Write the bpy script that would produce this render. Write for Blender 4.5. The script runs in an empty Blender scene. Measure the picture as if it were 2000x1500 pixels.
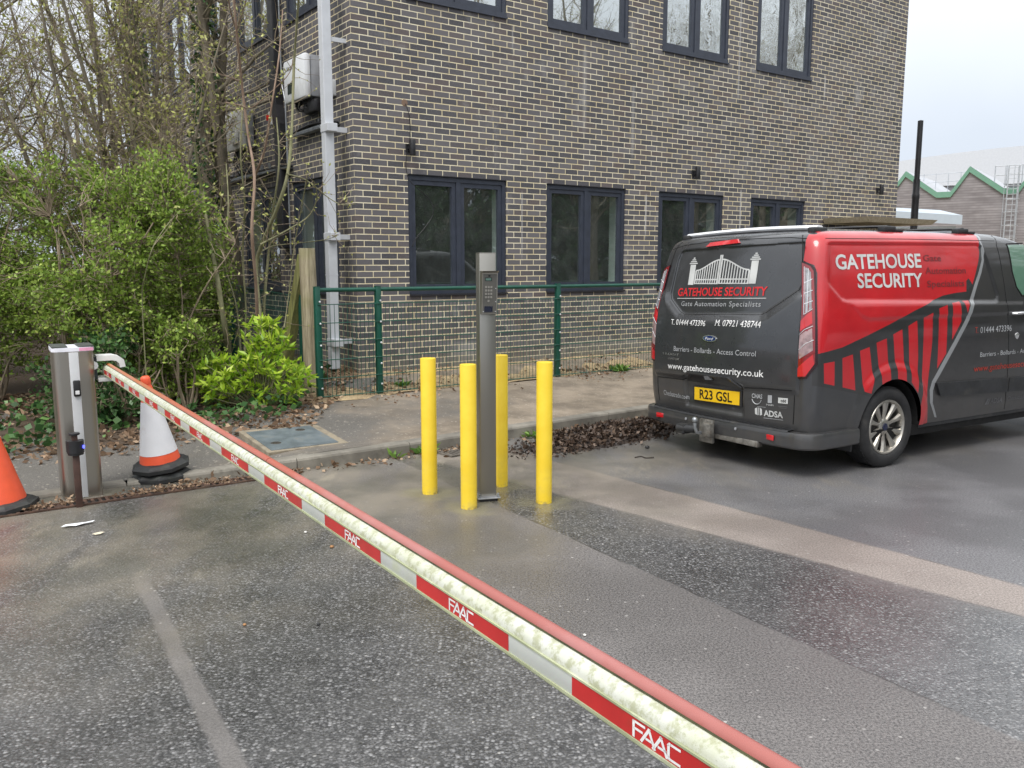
import bpy, bmesh, math, random, bisect
import numpy as np
from mathutils import Vector, Matrix, geometry
R_ = math.radians
SC = bpy.context.scene
COL = SC.collection
# ------------------------------------------------------------------ camera
cam = bpy.data.cameras.new('camera'); co = bpy.data.objects.new('camera', cam); COL.objects.link(co)
co.location = (0, 0, 1.67); co.rotation_euler = (R_(90-8.049), 0, 0)
cam.sensor_width = 36; cam.lens = 36*1654.1/2000; cam.clip_end = 600; cam.clip_start = .05
SC.camera = co
# ------------------------------------------------------------------ world: overcast sky
SUN_EL, SUN_AZ = 56, 205          # azimuth clockwise from +Y
w = bpy.data.worlds.new('World'); SC.world = w; w.use_nodes = True
nt = w.node_tree; nt.nodes.clear()
def nd(nt, t, **k):
    n = nt.nodes.new(t)
    for a, b in k.items(): setattr(n, a, b)
    return n
sky = nd(nt, 'ShaderNodeTexSky', sky_type='NISHITA', sun_disc=False)
sky.sun_elevation = R_(SUN_EL); sky.sun_rotation = R_(SUN_AZ); sky.air_density = 1.0; sky.dust_density = 4.0; sky.ozone_density = 1.0
tc = nd(nt, 'ShaderNodeTexCoord'); sx = nd(nt, 'ShaderNodeSeparateXYZ')
nt.links.new(tc.outputs['Generated'], sx.inputs[0])
rp = nd(nt, 'ShaderNodeValToRGB'); cr = rp.color_ramp           # overcast: brighter towards the zenith
cr.elements[0].position = 0.0; cr.elements[0].color = (.41, .45, .51, 1)
cr.elements[1].position = .60; cr.elements[1].color = (1.0, 1.02, 1.05, 1)
e = cr.elements.new(.13); e.color = (.45, .49, .55, 1)
e = cr.elements.new(.27); e.color = (.60, .63, .665, 1)
nz = nd(nt, 'ShaderNodeTexNoise'); nz.inputs['Scale'].default_value = 2.2; nz.inputs['Detail'].default_value = 4
nt.links.new(tc.outputs['Generated'], nz.inputs['Vector'])
zm = nd(nt, 'ShaderNodeMath', operation='MULTIPLY_ADD'); zm.inputs[1].default_value = .26; nt.links.new(nz.outputs['Fac'], zm.inputs[0])
zs = nd(nt, 'ShaderNodeMath', operation='SUBTRACT'); nt.links.new(sx.outputs['Z'], zm.inputs[2]); nt.links.new(zm.outputs[0], zs.inputs[0]); zs.inputs[1].default_value = .13
nt.links.new(zs.outputs[0], rp.inputs['Fac'])
sc_ = nd(nt, 'ShaderNodeVectorMath', operation='SCALE'); sc_.inputs['Scale'].default_value = 10.0; nt.links.new(rp.outputs['Color'], sc_.inputs[0])
mx = nd(nt, 'ShaderNodeMix', data_type='RGBA'); mx.inputs['Factor'].default_value = .92
nt.links.new(sky.outputs[0], mx.inputs['A']); nt.links.new(sc_.outputs[0], mx.inputs['B'])
bg = nd(nt, 'ShaderNodeBackground'); bg.inputs['Strength'].default_value = .10
ow = nd(nt, 'ShaderNodeOutputWorld'); nt.links.new(mx.outputs['Result'], bg.inputs['Color']); nt.links.new(bg.outputs[0], ow.inputs[0])
# ------------------------------------------------------------------ sun (soft, behind thin cloud)
sl = bpy.data.lights.new('sun', 'SUN'); so = bpy.data.objects.new('sun', sl); COL.objects.link(so)
sl.energy = 1.3; sl.angle = R_(24); sl.color = (1, .965, .92)
so.rotation_euler = Vector((math.sin(R_(SUN_AZ))*math.cos(R_(SUN_EL)), math.cos(R_(SUN_AZ))*math.cos(R_(SUN_EL)), math.sin(R_(SUN_EL)))).to_track_quat('Z', 'Y').to_euler()
vs = SC.view_settings; vs.view_transform = 'Standard'; vs.look = 'None'; vs.gamma = 1; vs.exposure = .85; vs.use_curve_mapping = False
SC.cycles.max_bounces = 8; SC.cycles.diffuse_bounces = 3; SC.cycles.glossy_bounces = 4; SC.cycles.transparent_max_bounces = 12
SC.cycles.use_denoising = True
rng = random.Random(7); NR = np.random.default_rng(11)
# ------------------------------------------------------------------ material helpers
class NB:
    """tiny node-graph builder"""
    def __init__(s, name):
        s.m = bpy.data.materials.new(name); s.m.use_nodes = True; s.t = s.m.node_tree; s.t.nodes.clear()
        s.out = s.n('ShaderNodeOutputMaterial'); s.b = s.n('ShaderNodeBsdfPrincipled'); s.l(s.b.outputs[0], s.out.inputs[0])
        s._o = None
    def n(s, t, **k): return nd(s.t, t, **k)
    def l(s, a, b): s.t.links.new(a, b)
    def put(s, v, sock):
        if hasattr(v, 'is_linked') or hasattr(v, 'links'): s.l(v, sock)
        elif isinstance(v, (tuple, list)) and len(v) == 3 and sock.type == 'RGBA': sock.default_value = (*v, 1)
        else: sock.default_value = v
    def obj(s):
        if not s._o: s._o = s.n('ShaderNodeTexCoord')
        return s._o.outputs['Object']
    def uv(s):
        if not s._o: s._o = s.n('ShaderNodeTexCoord')
        return s._o.outputs['UV']
    def noise(s, scale, detail=3, rough=.55, vec=None, out='Fac', dist=0):
        n = s.n('ShaderNodeTexNoise'); n.inputs['Scale'].default_value = scale; n.inputs['Detail'].default_value = detail
        n.inputs['Roughness'].default_value = rough; n.inputs['Distortion'].default_value = dist; s.l(vec or s.obj(), n.inputs['Vector']); return n.outputs[out]
    def vor(s, scale, vec=None, out='Distance', feature='F1', rnd=1):
        n = s.n('ShaderNodeTexVoronoi', feature=feature); n.inputs['Scale'].default_value = scale; n.inputs['Randomness'].default_value = rnd
        s.l(vec or s.obj(), n.inputs['Vector']); return n.outputs[out]
    def math(s, op, a, b=0., c=0., clamp=False):
        n = s.n('ShaderNodeMath', operation=op); n.use_clamp = clamp
        for v, i in zip((a, b, c), n.inputs): s.put(v, i)
        return n.outputs[0]
    def ramp(s, fac, a, b, lo=0., hi=1.):
        n = s.n('ShaderNodeMapRange'); n.interpolation_type = 'SMOOTHSTEP'; s.put(fac, n.inputs['Value'])
        n.inputs['From Min'].default_value = a; n.inputs['From Max'].default_value = b; n.inputs['To Min'].default_value = lo; n.inputs['To Max'].default_value = hi
        return n.outputs['Result']
    def mix(s, f, a, b, mode='MIX'):
        n = s.n('ShaderNodeMix', data_type='RGBA', blend_type=mode); s.put(f, n.inputs['Factor']); s.put(a, n.inputs['A']); s.put(b, n.inputs['B']); return n.outputs['Result']
    def map(s, scale=(1, 1, 1), rot=(0, 0, 0), vec=None, loc=(0, 0, 0)):
        n = s.n('ShaderNodeMapping'); s.l(vec or s.obj(), n.inputs['Vector']); n.inputs['Scale'].default_value = scale; n.inputs['Rotation'].default_value = rot; n.inputs['Location'].default_value = loc
        return n.outputs[0]
    def bump(s, h, strength=.3, dist=.01, normal=None):
        n = s.n('ShaderNodeBump'); n.inputs['Strength'].default_value = strength; n.inputs['Distance'].default_value = dist; s.l(h, n.inputs['Height'])
        if normal: s.l(normal, n.inputs['Normal'])
        return n.outputs[0]
    def set(s, **k):
        names = dict(col='Base Color', rough='Roughness', metal='Metallic', normal='Normal', coat='Coat Weight', coatr='Coat Roughness', spec='Specular IOR Level', emit='Emission Color', emits='Emission Strength', alpha='Alpha', trans='Transmission Weight', sheen='Sheen Weight')
        for a, v in k.items(): s.put(v, s.b.inputs[names[a]])
        return s.m
MATS = {}
def mat(name, col, rough=.6, metal=0., var=.15, vscale=6., fine=.06, bump=0., bscale=60., coat=0., spec=.5, dirt=None, dscale=3.):
    """plain surface with uneven tone, wear and a little relief"""
    if name in MATS: return MATS[name]
    b = NB(name)
    c = b.mix(b.ramp(b.noise(vscale, 4), .3, .7), tuple(x*(1-var) for x in col), tuple(min(1, x*(1+var)) for x in col))
    if fine: c = b.mix(fine, c, b.noise(180, 2, out='Color'), 'OVERLAY')
    if dirt: c = b.mix(b.ramp(b.noise(dscale, 6, .65), .52, .75, 0, .8), c, dirt)
    r = b.ramp(b.noise(vscale*2.3, 3), .25, .75, max(0, rough-.07), min(1, rough+.07))
    b.set(col=c, rough=r, metal=metal, coat=coat, spec=spec)
    if bump: b.set(normal=b.bump(b.noise(bscale, 4), bump, .004))
    MATS[name] = b.m; return b.m
# ------------------------------------------------------------------ geometry helpers
class MB:
    """collects shapes into one mesh"""
    def __init__(s): s.v = []; s.f = []; s.uvs = None; s.mi = []; s.cur = 0
    def add(s, v, f):
        o = len(s.v); s.v += [tuple(x) for x in v]; s.f += [tuple(i+o for i in q) for q in f]; s.mi += [s.cur]*len(f); return s
    def box(s, c, d, M=None, bev=0):
        x, y, z = d[0]/2, d[1]/2, d[2]/2
        if bev:
            bm = bmesh.new(); bmesh.ops.create_cube(bm, size=1, matrix=Matrix.Diagonal((*d, 1)))
            bmesh.ops.bevel(bm, geom=bm.edges[:], offset=bev, segments=2, affect='EDGES', profile=.5)
            v = [q.co.copy() for q in bm.verts]; f = [[q.index for q in p.verts] for p in bm.faces]; bm.free()
        else:
            v = [Vector((a*x, b*y, e*z)) for e in (-1, 1) for b in (-1, 1) for a in (-1, 1)]
            f = [(0, 2, 3, 1), (4, 5, 7, 6), (0, 1, 5, 4), (2, 6, 7, 3), (0, 4, 6, 2), (1, 3, 7, 5)]
        if M is not None: v = [M @ q for q in v]
        return s.add([q+Vector(c) for q in v], f)
    def prism(s, poly, d, M=None):
        """2D outline extruded by d along local +Z, placed by matrix M"""
        n = len(poly); v = [Vector((a, b, 0)) for a, b in poly]+[Vector((a, b, d)) for a, b in poly]
        if M is not None: v = [M @ q for q in v]
        return s.add(v, [tuple(range(n))[::-1], tuple(range(n, 2*n))]+[(i, (i+1) % n, n+(i+1) % n, n+i) for i in range(n)])
    def lathe(s, prof, seg=24, M=None, cap=True):
        v = []; n = len(prof)
        for k in range(seg):
            a = 2*math.pi*k/seg
            v += [Vector((r*math.cos(a), r*math.sin(a), z)) for r, z in prof]
        f = [(k*n+i, ((k+1) % seg)*n+i, ((k+1) % seg)*n+i+1, k*n+i+1) for k in range(seg) for i in range(n-1)]
        if cap:
            if prof[0][0] > 1e-6: f.append(tuple(k*n for k in range(seg))[::-1])
            if prof[-1][0] > 1e-6: f.append(tuple(k*n+n-1 for k in range(seg)))
        if M is not None: v = [M @ q for q in v]
        return s.add(v, f)
    def tube(s, pts, r, seg=8, cap=True):
        pts = [Vector(p) for p in pts]; n = len(pts); rs = r if isinstance(r, (list, tuple)) else [r]*n; v = []
        up = None
        for i, p in enumerate(pts):
            t = (pts[min(i+1, n-1)]-pts[max(i-1, 0)]).normalized()
            if up is None: up = Vector((0, 0, 1)) if abs(t.z) < .9 else Vector((1, 0, 0))
            a = t.cross(up).normalized(); b = a.cross(t).normalized(); up = b
            v += [p+(a*math.cos(2*math.pi*k/seg)+b*math.sin(2*math.pi*k/seg))*rs[i] for k in range(seg)]
        f = [(i*seg+k, i*seg+(k+1) % seg, (i+1)*seg+(k+1) % seg, (i+1)*seg+k) for i in range(n-1) for k in range(seg)]
        if cap: f += [tuple(range(seg))[::-1], tuple(range((n-1)*seg, n*seg))]
        return s.add(v, f)
    def build(s, name, mats, parent=None, smooth=None, label=None):
        me = bpy.data.meshes.new(name); me.from_pydata(s.v, [], s.f); me.validate(); me.update()
        return link(name, me, mats, parent, smooth, label, s.mi)
def link(name, me, mats, parent=None, smooth=None, label=None, mi=None):
    o = bpy.data.objects.new(name, me); COL.objects.link(o)
    for m in (mats if isinstance(mats, (list, tuple)) else [mats]): me.materials.append(m)
    if mi is not None and any(mi) and len(mi) == len(me.polygons): me.polygons.foreach_set('material_index', mi)
    bm = bmesh.new(); bm.from_mesh(me); bmesh.ops.recalc_face_normals(bm, faces=bm.faces[:]); bm.to_mesh(me); bm.free()
    if smooth is not None:
        me.polygons.foreach_set('use_smooth', [True]*len(me.polygons))
        if smooth < 180: me.set_sharp_from_angle(angle=R_(smooth))
    if parent: o.parent = parent
    if label: o['label'] = label
    return o
def np_mesh(name, verts, faces, mats, parent=None, smooth=False):
    """fast mesh from arrays: verts (n,3), faces (m,k)"""
    me = bpy.data.meshes.new(name); verts = np.asarray(verts, np.float32); faces = np.asarray(faces, np.int32); m, k = faces.shape
    me.vertices.add(len(verts)); me.vertices.foreach_set('co', verts.ravel())
    me.loops.add(m*k); me.loops.foreach_set('vertex_index', faces.ravel())
    me.polygons.add(m); me.polygons.foreach_set('loop_start', np.arange(0, m*k, k, dtype=np.int32)); me.polygons.foreach_set('loop_total', np.full(m, k, np.int32))
    if smooth: me.polygons.foreach_set('use_smooth', np.ones(m, bool))
    me.update(calc_edges=True)
    o = bpy.data.objects.new(name, me); COL.objects.link(o)
    for q in (mats if isinstance(mats, (list, tuple)) else [mats]): me.materials.append(q)
    if parent: o.parent = parent
    return o
def tag(o, label=None, cat=None, group=None, kind=None):
    if label: o['label'] = label
    if cat: o['category'] = cat
    if group: o['group'] = group
    if kind: o['kind'] = kind
    return o
def thing(name, label, cat, loc=(0, 0, 0), rz=0., group=None, tilt=None):
    o = bpy.data.objects.new(name, None); COL.objects.link(o); o.empty_display_size = .2
    o.location = loc; o.rotation_euler = (*(tilt or (0, 0)), rz); return tag(o, label, cat, group)
def dup(root, loc, rz=0., label=None, tilt=None, scale=None):
    r = root.copy(); COL.objects.link(r); r.location = loc; r.rotation_euler = (*(tilt or (0, 0)), rz)
    if scale: r.scale = scale
    if label: r['label'] = label
    for ch in list(root.children):
        c = ch.copy(); COL.objects.link(c); c.parent = r
        for g in ch.children:
            d = g.copy(); COL.objects.link(d); d.parent = c
    return r
def basis(o, x, y, z):
    return Matrix(((x[0], y[0], z[0], o[0]), (x[1], y[1], z[1], o[1]), (x[2], y[2], z[2], o[2]), (0, 0, 0, 1)))
def text_geo(s, size=1., bold=0., shear=0., width=1., spacing=1., align='LEFT'):
    """flat lettering as (verts2d, faces), baseline at 0"""
    cu = bpy.data.curves.new('t', 'FONT'); cu.body = s; cu.size = size; cu.offset = bold*size; cu.shear = shear; cu.space_character = spacing; cu.align_x = align; cu.resolution_u = 3
    o = bpy.data.objects.new('t', cu); me = o.to_mesh()
    v = [(q.co.x*width, q.co.y) for q in me.vertices]; f = [tuple(p.vertices) for p in me.polygons]
    o.to_mesh_clear(); bpy.data.objects.remove(o); bpy.data.curves.remove(cu); return v, f
def fit_text(s, x0, x1, cap, **k):
    """lettering scaled so that it spans x0..x1 and its capitals are cap high"""
    v, f = text_geo(s, cap/.70, **k); a = min(p[0] for p in v); b = max(p[0] for p in v); q = (x1-x0)/(b-a)
    return [(x0+(p[0]-a)*q, p[1]) for p in v], f
# ---- van body surface (van-local metres: x forward, y left, z up) ----
def _pchip(xs, ys):
    n = len(xs); h = [xs[i+1]-xs[i] for i in range(n-1)]; d = [(ys[i+1]-ys[i])/h[i] for i in range(n-1)]
    m = [d[0]] + [0.0 if d[i-1]*d[i] <= 0 else 2*d[i-1]*d[i]/(d[i-1]+d[i]) for i in range(1, n-1)] + [d[-1]]
    def f(x):
        if x <= xs[0]: return ys[0]
        if x >= xs[-1]: return ys[-1]
        i = bisect.bisect_right(xs, x)-1
        t = (x-xs[i])/h[i]; t2 = t*t; t3 = t2*t
        return (2*t3-3*t2+1)*ys[i]+(t3-2*t2+t)*h[i]*m[i]+(-2*t3+3*t2)*ys[i+1]+(t3-t2)*h[i]*m[i+1]
    return f
van_w = _pchip([.25,.3,.4,.55,.8,1.0,1.15,1.25,1.35,1.6,1.8,1.86,1.90,1.93,1.955,1.97,1.98],
               [.90,.93,.955,.972,.98,.98,.978,.972,.962,.928,.89,.868,.84,.79,.69,.5,.02])
van_r = _pchip([.25,.45,.6,.9,1.1,1.2,1.5,1.8,1.87,1.91,1.945,1.965,1.98],
               [.06,.03,.02,.02,.03,.04,.085,.14,.165,.205,.31,.5,.9])
van_f = _pchip([.25,.5,.8,.95,1.05,1.15,1.3,1.6,1.85,1.92,1.945,1.965,1.98],
               [4.85,4.93,4.93,4.85,4.6,4.15,3.92,3.5,3.15,2.92,2.8,2.55,1.8])
def van_rc(z): return min(.13, van_w(z)*.8)
def _seg_d(px, pz, a, b):
    dx, dz = b[0]-a[0], b[1]-a[1]; t = ((px-a[0])*dx+(pz-a[1])*dz)/(dx*dx+dz*dz); t = max(0., min(1., t))
    return math.hypot(px-a[0]-t*dx, pz-a[1]-t*dz)
def poly_sd(p, q, poly):
    """signed distance to a closed polygon, negative inside"""
    d = 9.; ins = False; n = len(poly)
    for i in range(n):
        a, b = poly[i], poly[(i+1) % n]
        d = min(d, _seg_d(p, q, a, b))
        if (a[1] > q) != (b[1] > q) and p < (b[0]-a[0])*(q-a[1])/(b[1]-a[1])+a[0]: ins = not ins
    return -d if ins else d
def sstep(a, b, x):
    t = max(0., min(1., (x-a)/(b-a))); return t*t*(3-2*t)
SIDE_PANEL = [(.27,1.832),(2.28,1.848),(2.33,1.82),(2.50,1.40),(2.49,1.352),(2.44,1.338),(.46,1.385),(.40,1.40),(.25,1.53),(.235,1.58),(.235,1.79)]
SIDE_BAND = [(.50,1.36),(2.9,1.32),(2.9,1.225),(.70,1.235),(.62,1.26)]
REAR_PANEL = [(.60,1.822),(.64,1.80),(.665,1.74),(.70,1.43),(.68,1.38),(.52,1.27),(.46,1.25),(-.44,1.275),(-.50,1.30),(-.765,1.475),(-.795,1.53),(-.785,1.82),(-.765,1.845)]
PLATE_RECESS = [(.41,.69),(.32,.735),(-.20,.735),(-.31,.675),(-.31,.43),(.40,.43)]
WHEEL_X, WHEEL_FX = 1.03, 3.96
def side_emb(x, z):
    e = 0.
    if 0.15 < x < 2.6 and 1.28 < z < 1.9: e -= .016*sstep(.010, -.012, poly_sd(x, z, SIDE_PANEL))
    if x > .4 and 1.15 < z < 1.42 and x < 3: e += .008*sstep(.012, -.016, poly_sd(x, z, SIDE_BAND))
    for wx in (WHEEL_X, WHEEL_FX):
        r = math.hypot(x-wx, z-.36)
        if r < .6: e += .022*sstep(.54, .45, r)
    return e
def rear_emb(y, z):
    e = 0.
    if z > 1.1 and abs(y) < .9:
        sd = poly_sd(y, z, REAR_PANEL)
        e -= .014*sstep(.006, -.010, sd)
        if sd > 0 and z < 1.5: e += .024*sstep(.0, .075, sd)*sstep(1.5, 1.40, z)
    elif z > .72: e += .024
    if .65 < z <= 1.1: e = .024*sstep(.65, .72, z)
    if .38 < z < .78 and -.36 < y < .46: e -= .022*sstep(.004, -.02, poly_sd(y, z, PLATE_RECESS))
    return e
def van_side_y(x, z, emb=True):
    """y of the right flank (negative)"""
    w, rc = van_w(z), van_rc(z); xs = van_r(z)+.05+rc
    y = w
    if x < xs: y = w-rc+math.sqrt(max(0., rc*rc-(xs-x)**2))
    if emb: y += side_emb(x, z)*sstep(xs-.06, xs+.03, x)
    return -y
def van_rear_x(y, z, emb=True):
    w, rc = van_w(z), van_rc(z); a = abs(y); yb = max(1e-3, w-rc)
    x = van_r(z)+.05*(min(a, yb)/max(.3, yb))**2
    if a > yb: x += rc-math.sqrt(max(0., rc*rc-(min(a, w)-yb)**2))
    if emb: x -= rear_emb(y, z)*sstep(w-.02, w-rc+.01, a)
    return x
# ------------------------------------------------------------------ place: building frame
TH = R_(35.63); EX = Vector((math.cos(TH), math.sin(TH), 0)); NX = Vector((math.sin(TH), -math.cos(TH), 0)); UP = Vector((0, 0, 1))
FO = Vector((-1.894, 10.415, 0))
def FP(s, d, z): return FO+EX*s+NX*d+UP*z          # s along the facade, d out from it, z up
KERB = [(-30, -14.), (-9, 1.75), (-6, 4.05), (-4.2, 5.35), (-2.93, 6.27), (-1.75, 6.74), (-.9, 7.33), (.41, 8.37), (1.65, 9.32), (4.5, 11.4), (9, 14.65), (20, 22.6), (60, 51.5)]
def kerb_near(x, y):
    """signed distance behind the kerb face, and parameter x of the foot"""
    best = (1e9, 0, 0)
    for (ax, ay), (bx, by) in zip(KERB, KERB[1:]):
        dx, dy = bx-ax, by-ay; t = max(0, min(1, ((x-ax)*dx+(y-ay)*dy)/(dx*dx+dy*dy)))
        qx, qy = ax+dx*t, ay+dy*t; d = math.hypot(x-qx, y-qy)
        if d < best[0]: best = (d, qx, (dx*(y-ay)-dy*(x-ax)))
    return (best[0] if best[2] > 0 else -best[0]), best[1]
def ss(a, b, x): return sstep(a, b, x)
def kerb_h(x): return .025+.085*ss(-2.6, -1.55, x)
def path_z(x, y):
    d, kx = kerb_near(x, y); d = max(0, d)
    base = kerb_h(kx)
    return base+.10*ss(.1, 2.3, d)+.13*ss(2.0, 3.1, d)+.02*max(0, min(d-3, 10))
# ---- tarmac: worn lorry-yard surfacing with trench reinstatements running away from the building
def asphalt(name):
    b = NB(name); P = b.obj()
    sp = b.n('ShaderNodeSeparateXYZ'); b.l(P, sp.inputs[0]); X, Y = sp.outputs['X'], sp.outputs['Y']
    wob = b.math('MULTIPLY', b.math('SUBTRACT', b.noise(6, 5, .7), .5), .10)
    wob2 = b.math('MULTIPLY', b.math('SUBTRACT', b.noise(1.1, 3, .5), .5), .16)
    def side(p, q, soft=.012, shift=0.):
        dx, dy = q[0]-p[0], q[1]-p[1]; L = math.hypot(dx, dy); nx, ny = -dy/L, dx/L
        d = b.math('ADD', b.math('MULTIPLY_ADD', X, nx, -(p[0]*nx+p[1]*ny)+shift), b.math('MULTIPLY', Y, ny))
        return b.math('ADD', b.math('ADD', d, b.math('MULTIPLY', wob, .35)), b.math('MULTIPLY', wob2, .3))
    def on(d, soft=.012): return b.ramp(d, -soft, soft)
    dA = side((.29, 5.142), (1.806, 2.781)); dB = side((.888, 5.468), (2.448, 3.854)); dC = side((.434, 7.009), (2.682, 4.244))
    dD = side((-2.357, 4.944), (-.926, 2.628)); dE = side((-.95, 5.04), (.612, 2.687))
    # positive = to the right/far side of each line
    mAB = b.math('MULTIPLY', on(dA), b.math('SUBTRACT', 1., on(dB, .03)))
    mBC = b.math('MULTIPLY', on(dB, .03), b.math('SUBTRACT', 1., on(dC, .02)))
    mC = on(dC, .02)
    mEA = b.math('MULTIPLY', on(dE, .10), b.math('SUBTRACT', 1., on(dA)))
    mD = b.math('MULTIPLY', b.ramp(b.math('ABSOLUTE', dD), .052, .025), b.ramp(Y, 4.9, 3.9))
    fade = b.ramp(b.math('ADD', Y, b.math('MULTIPLY', wob2, 4.)), 5.4, 4.6)            # chips show less where silt lies on them
    coarse = b.math('MULTIPLY', b.math('MAXIMUM', b.math('SUBTRACT', 1., on(dE, .10)), b.math('MULTIPLY', mAB, b.ramp(b.math('ADD', dB, b.math('MULTIPLY', wob2, 5.)), .1, -.25, .35, 1.))), b.math('SUBTRACT', 1., mD))
    # stone chippings
    cv = b.n('ShaderNodeTexVoronoi'); cv.inputs['Scale'].default_value = 60; b.l(b.map((1, 1, .2)), cv.inputs['Vector'])
    chip = b.n('ShaderNodeSeparateXYZ'); b.l(cv.outputs['Color'], chip.inputs[0])
    stone = b.ramp(chip.outputs['X'], .40, .90)
    edge = b.ramp(cv.outputs['Distance'], .62, .22)
    chipm = b.math('MULTIPLY', stone, edge)
    spark = b.math('MULTIPLY', b.ramp(chip.outputs['Y'], .988, .994), edge)
    ccol = b.mix(b.math('MULTIPLY', b.math('POWER', chip.outputs['X'], 1.6), edge), (.022, .022, .023), (.31, .308, .31))
    cv2 = b.n('ShaderNodeTexVoronoi'); cv2.inputs['Scale'].default_value = 145; b.l(b.obj(), cv2.inputs['Vector']); ch2 = b.n('ShaderNodeSeparateXYZ'); b.l(cv2.outputs['Color'], ch2.inputs[0])
    ccol = b.mix(b.math('MULTIPLY', b.math('POWER', ch2.outputs['X'], 3.), .55), ccol, (.25, .247, .245))
    ccol = b.mix(b.ramp(b.noise(3.2, 4, .6), .35, .7), ccol, b.mix(.35, ccol, (.13, .128, .125)), )
    fine = b.noise(95, 4, .8); med = b.noise(42, 4, .7)
    fcol = b.mix(b.ramp(fine, .36, .64), (.044, .041, .040), (.215, .200, .193))
    fcol = b.mix(b.ramp(med, .4, .8, 0, .45), fcol, (.19, .176, .165))
    warm = b.mix(b.ramp(fine, .36, .64), (.145, .120, .105), (.36, .315, .285))
    gfar = b.mix(b.ramp(fine, .36, .64), (.050, .050, .053), (.225, .222, .230))
    c = b.mix(on(dC, .02), fcol, gfar)
    c = b.mix(mBC, c, warm)
    c = b.mix(b.math('MULTIPLY', mD, .58), c, b.mix(fine, (.10, .094, .088), (.235, .222, .21)))
    c = b.mix(coarse, c, ccol)
    c = b.mix(b.math('MULTIPLY', spark, .55), c, (.55, .53, .50))
    # joints
    for d, wd in ((dA, .010), (dC, .008), (dB, .006)):
        c = b.mix(b.math('MULTIPLY', b.ramp(b.math('ABSOLUTE', d), wd, wd*.3), b.ramp(b.noise(2.4, 3), .45, .6, 0, .75)), c, (.022, .019, .016))
    # silt washed down from the verge: brown-olive film with its own ragged outline
    kd = b.math('ADD', b.math('MULTIPLY', Y, .80), b.math('MULTIPLY', X, -.60))        # distance measured towards the kerb
    big = b.noise(1.0, 5, .62); streak = b.noise(2.6, 4, .6, b.map((1, .32, 1), (0, 0, R_(-54))))
    silt = b.math('MULTIPLY', b.ramp(b.math('ADD', kd, b.math('MULTIPLY', b.math('SUBTRACT', big, .5), 3.4)), 2.9, 5.7), b.ramp(streak, .30, .60, .15, .85))
    scol = b.mix(b.ramp(b.noise(1.7, 4), .35, .65), (.125, .117, .088), (.25, .220, .172))
    scol = b.mix(b.ramp(fine, .25, .75, 0, .5), scol, (.075, .066, .050))
    c = b.mix(silt, c, scol)
    # sandy mud left round the bollards when they were set
    for bx, by in ((-.298, 5.692), (-.606, 6.07), (-.088, 6.285), (.226, 5.83)):
        dd = b.math('SQRT', b.math('ADD', b.math('POWER', b.math('SUBTRACT', X, bx), 2.), b.math('POWER', b.math('SUBTRACT', Y, by), 2.)))
        c = b.mix(b.ramp(b.math('ADD', dd, b.math('MULTIPLY', b.math('SUBTRACT', b.noise(5.5, 5, .65), .5), .34)), .27, .09, 0, .62), c, b.mix(fine, (.13, .12, .065), (.34, .31, .19)))
    # pale dried scuffs
    sc = b.math('MULTIPLY', b.ramp(b.noise(1.9, 6, .7, b.map((1, .4, 1), (0, 0, R_(-40)))), .55, .72), b.ramp(kd, 2.8, 4.4))
    c = b.mix(b.math('MULTIPLY', sc, .5), c, (.36, .315, .235))
    # damp patches
    damp = b.ramp(b.noise(.8, 4, .6, b.map(loc=(3.1, 1.7, 0))), .40, .62)
    c = b.mix(b.math('MULTIPLY', damp, .35), c, b.mix(.6, c, (0, 0, 0)))
    rough = b.math('SUBTRACT', b.math('SUBTRACT', .52, b.math('MULTIPLY', damp, .16)), b.math('MULTIPLY', coarse, .10))
    rough = b.math('SUBTRACT', rough, b.math('MULTIPLY', mAB, .13))
    rough = b.math('ADD', rough, b.math('MULTIPLY', silt, .12), clamp=True)
    h = b.math('ADD', b.math('MULTIPLY', b.math('MULTIPLY', b.ramp(cv.outputs['Distance'], .55, .1), coarse), 1.0), b.math('MULTIPLY', fine, .5))
    h = b.math('ADD', h, b.math('MULTIPLY', med, .35))
    wet = b.math('MULTIPLY', b.math('MULTIPLY', mAB, b.ramp(b.math('ADD', X, b.math('MULTIPLY', wob2, 6.)), .9, 2.1)), b.ramp(b.noise(2.2, 4), .3, .6, .5, 1.))
    wet = b.math('ADD', b.math('MULTIPLY', wet, .60), b.math('ADD', b.math('MULTIPLY', damp, .08), b.math('MAXIMUM', b.math('MULTIPLY', coarse, .24), b.math('MULTIPLY', mC, .24))), clamp=True)
    b.set(coat=wet, coatr=.24)
    b.set(col=c, rough=rough, spec=.6, normal=b.bump(h, .6, .006)); return b.m
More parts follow.
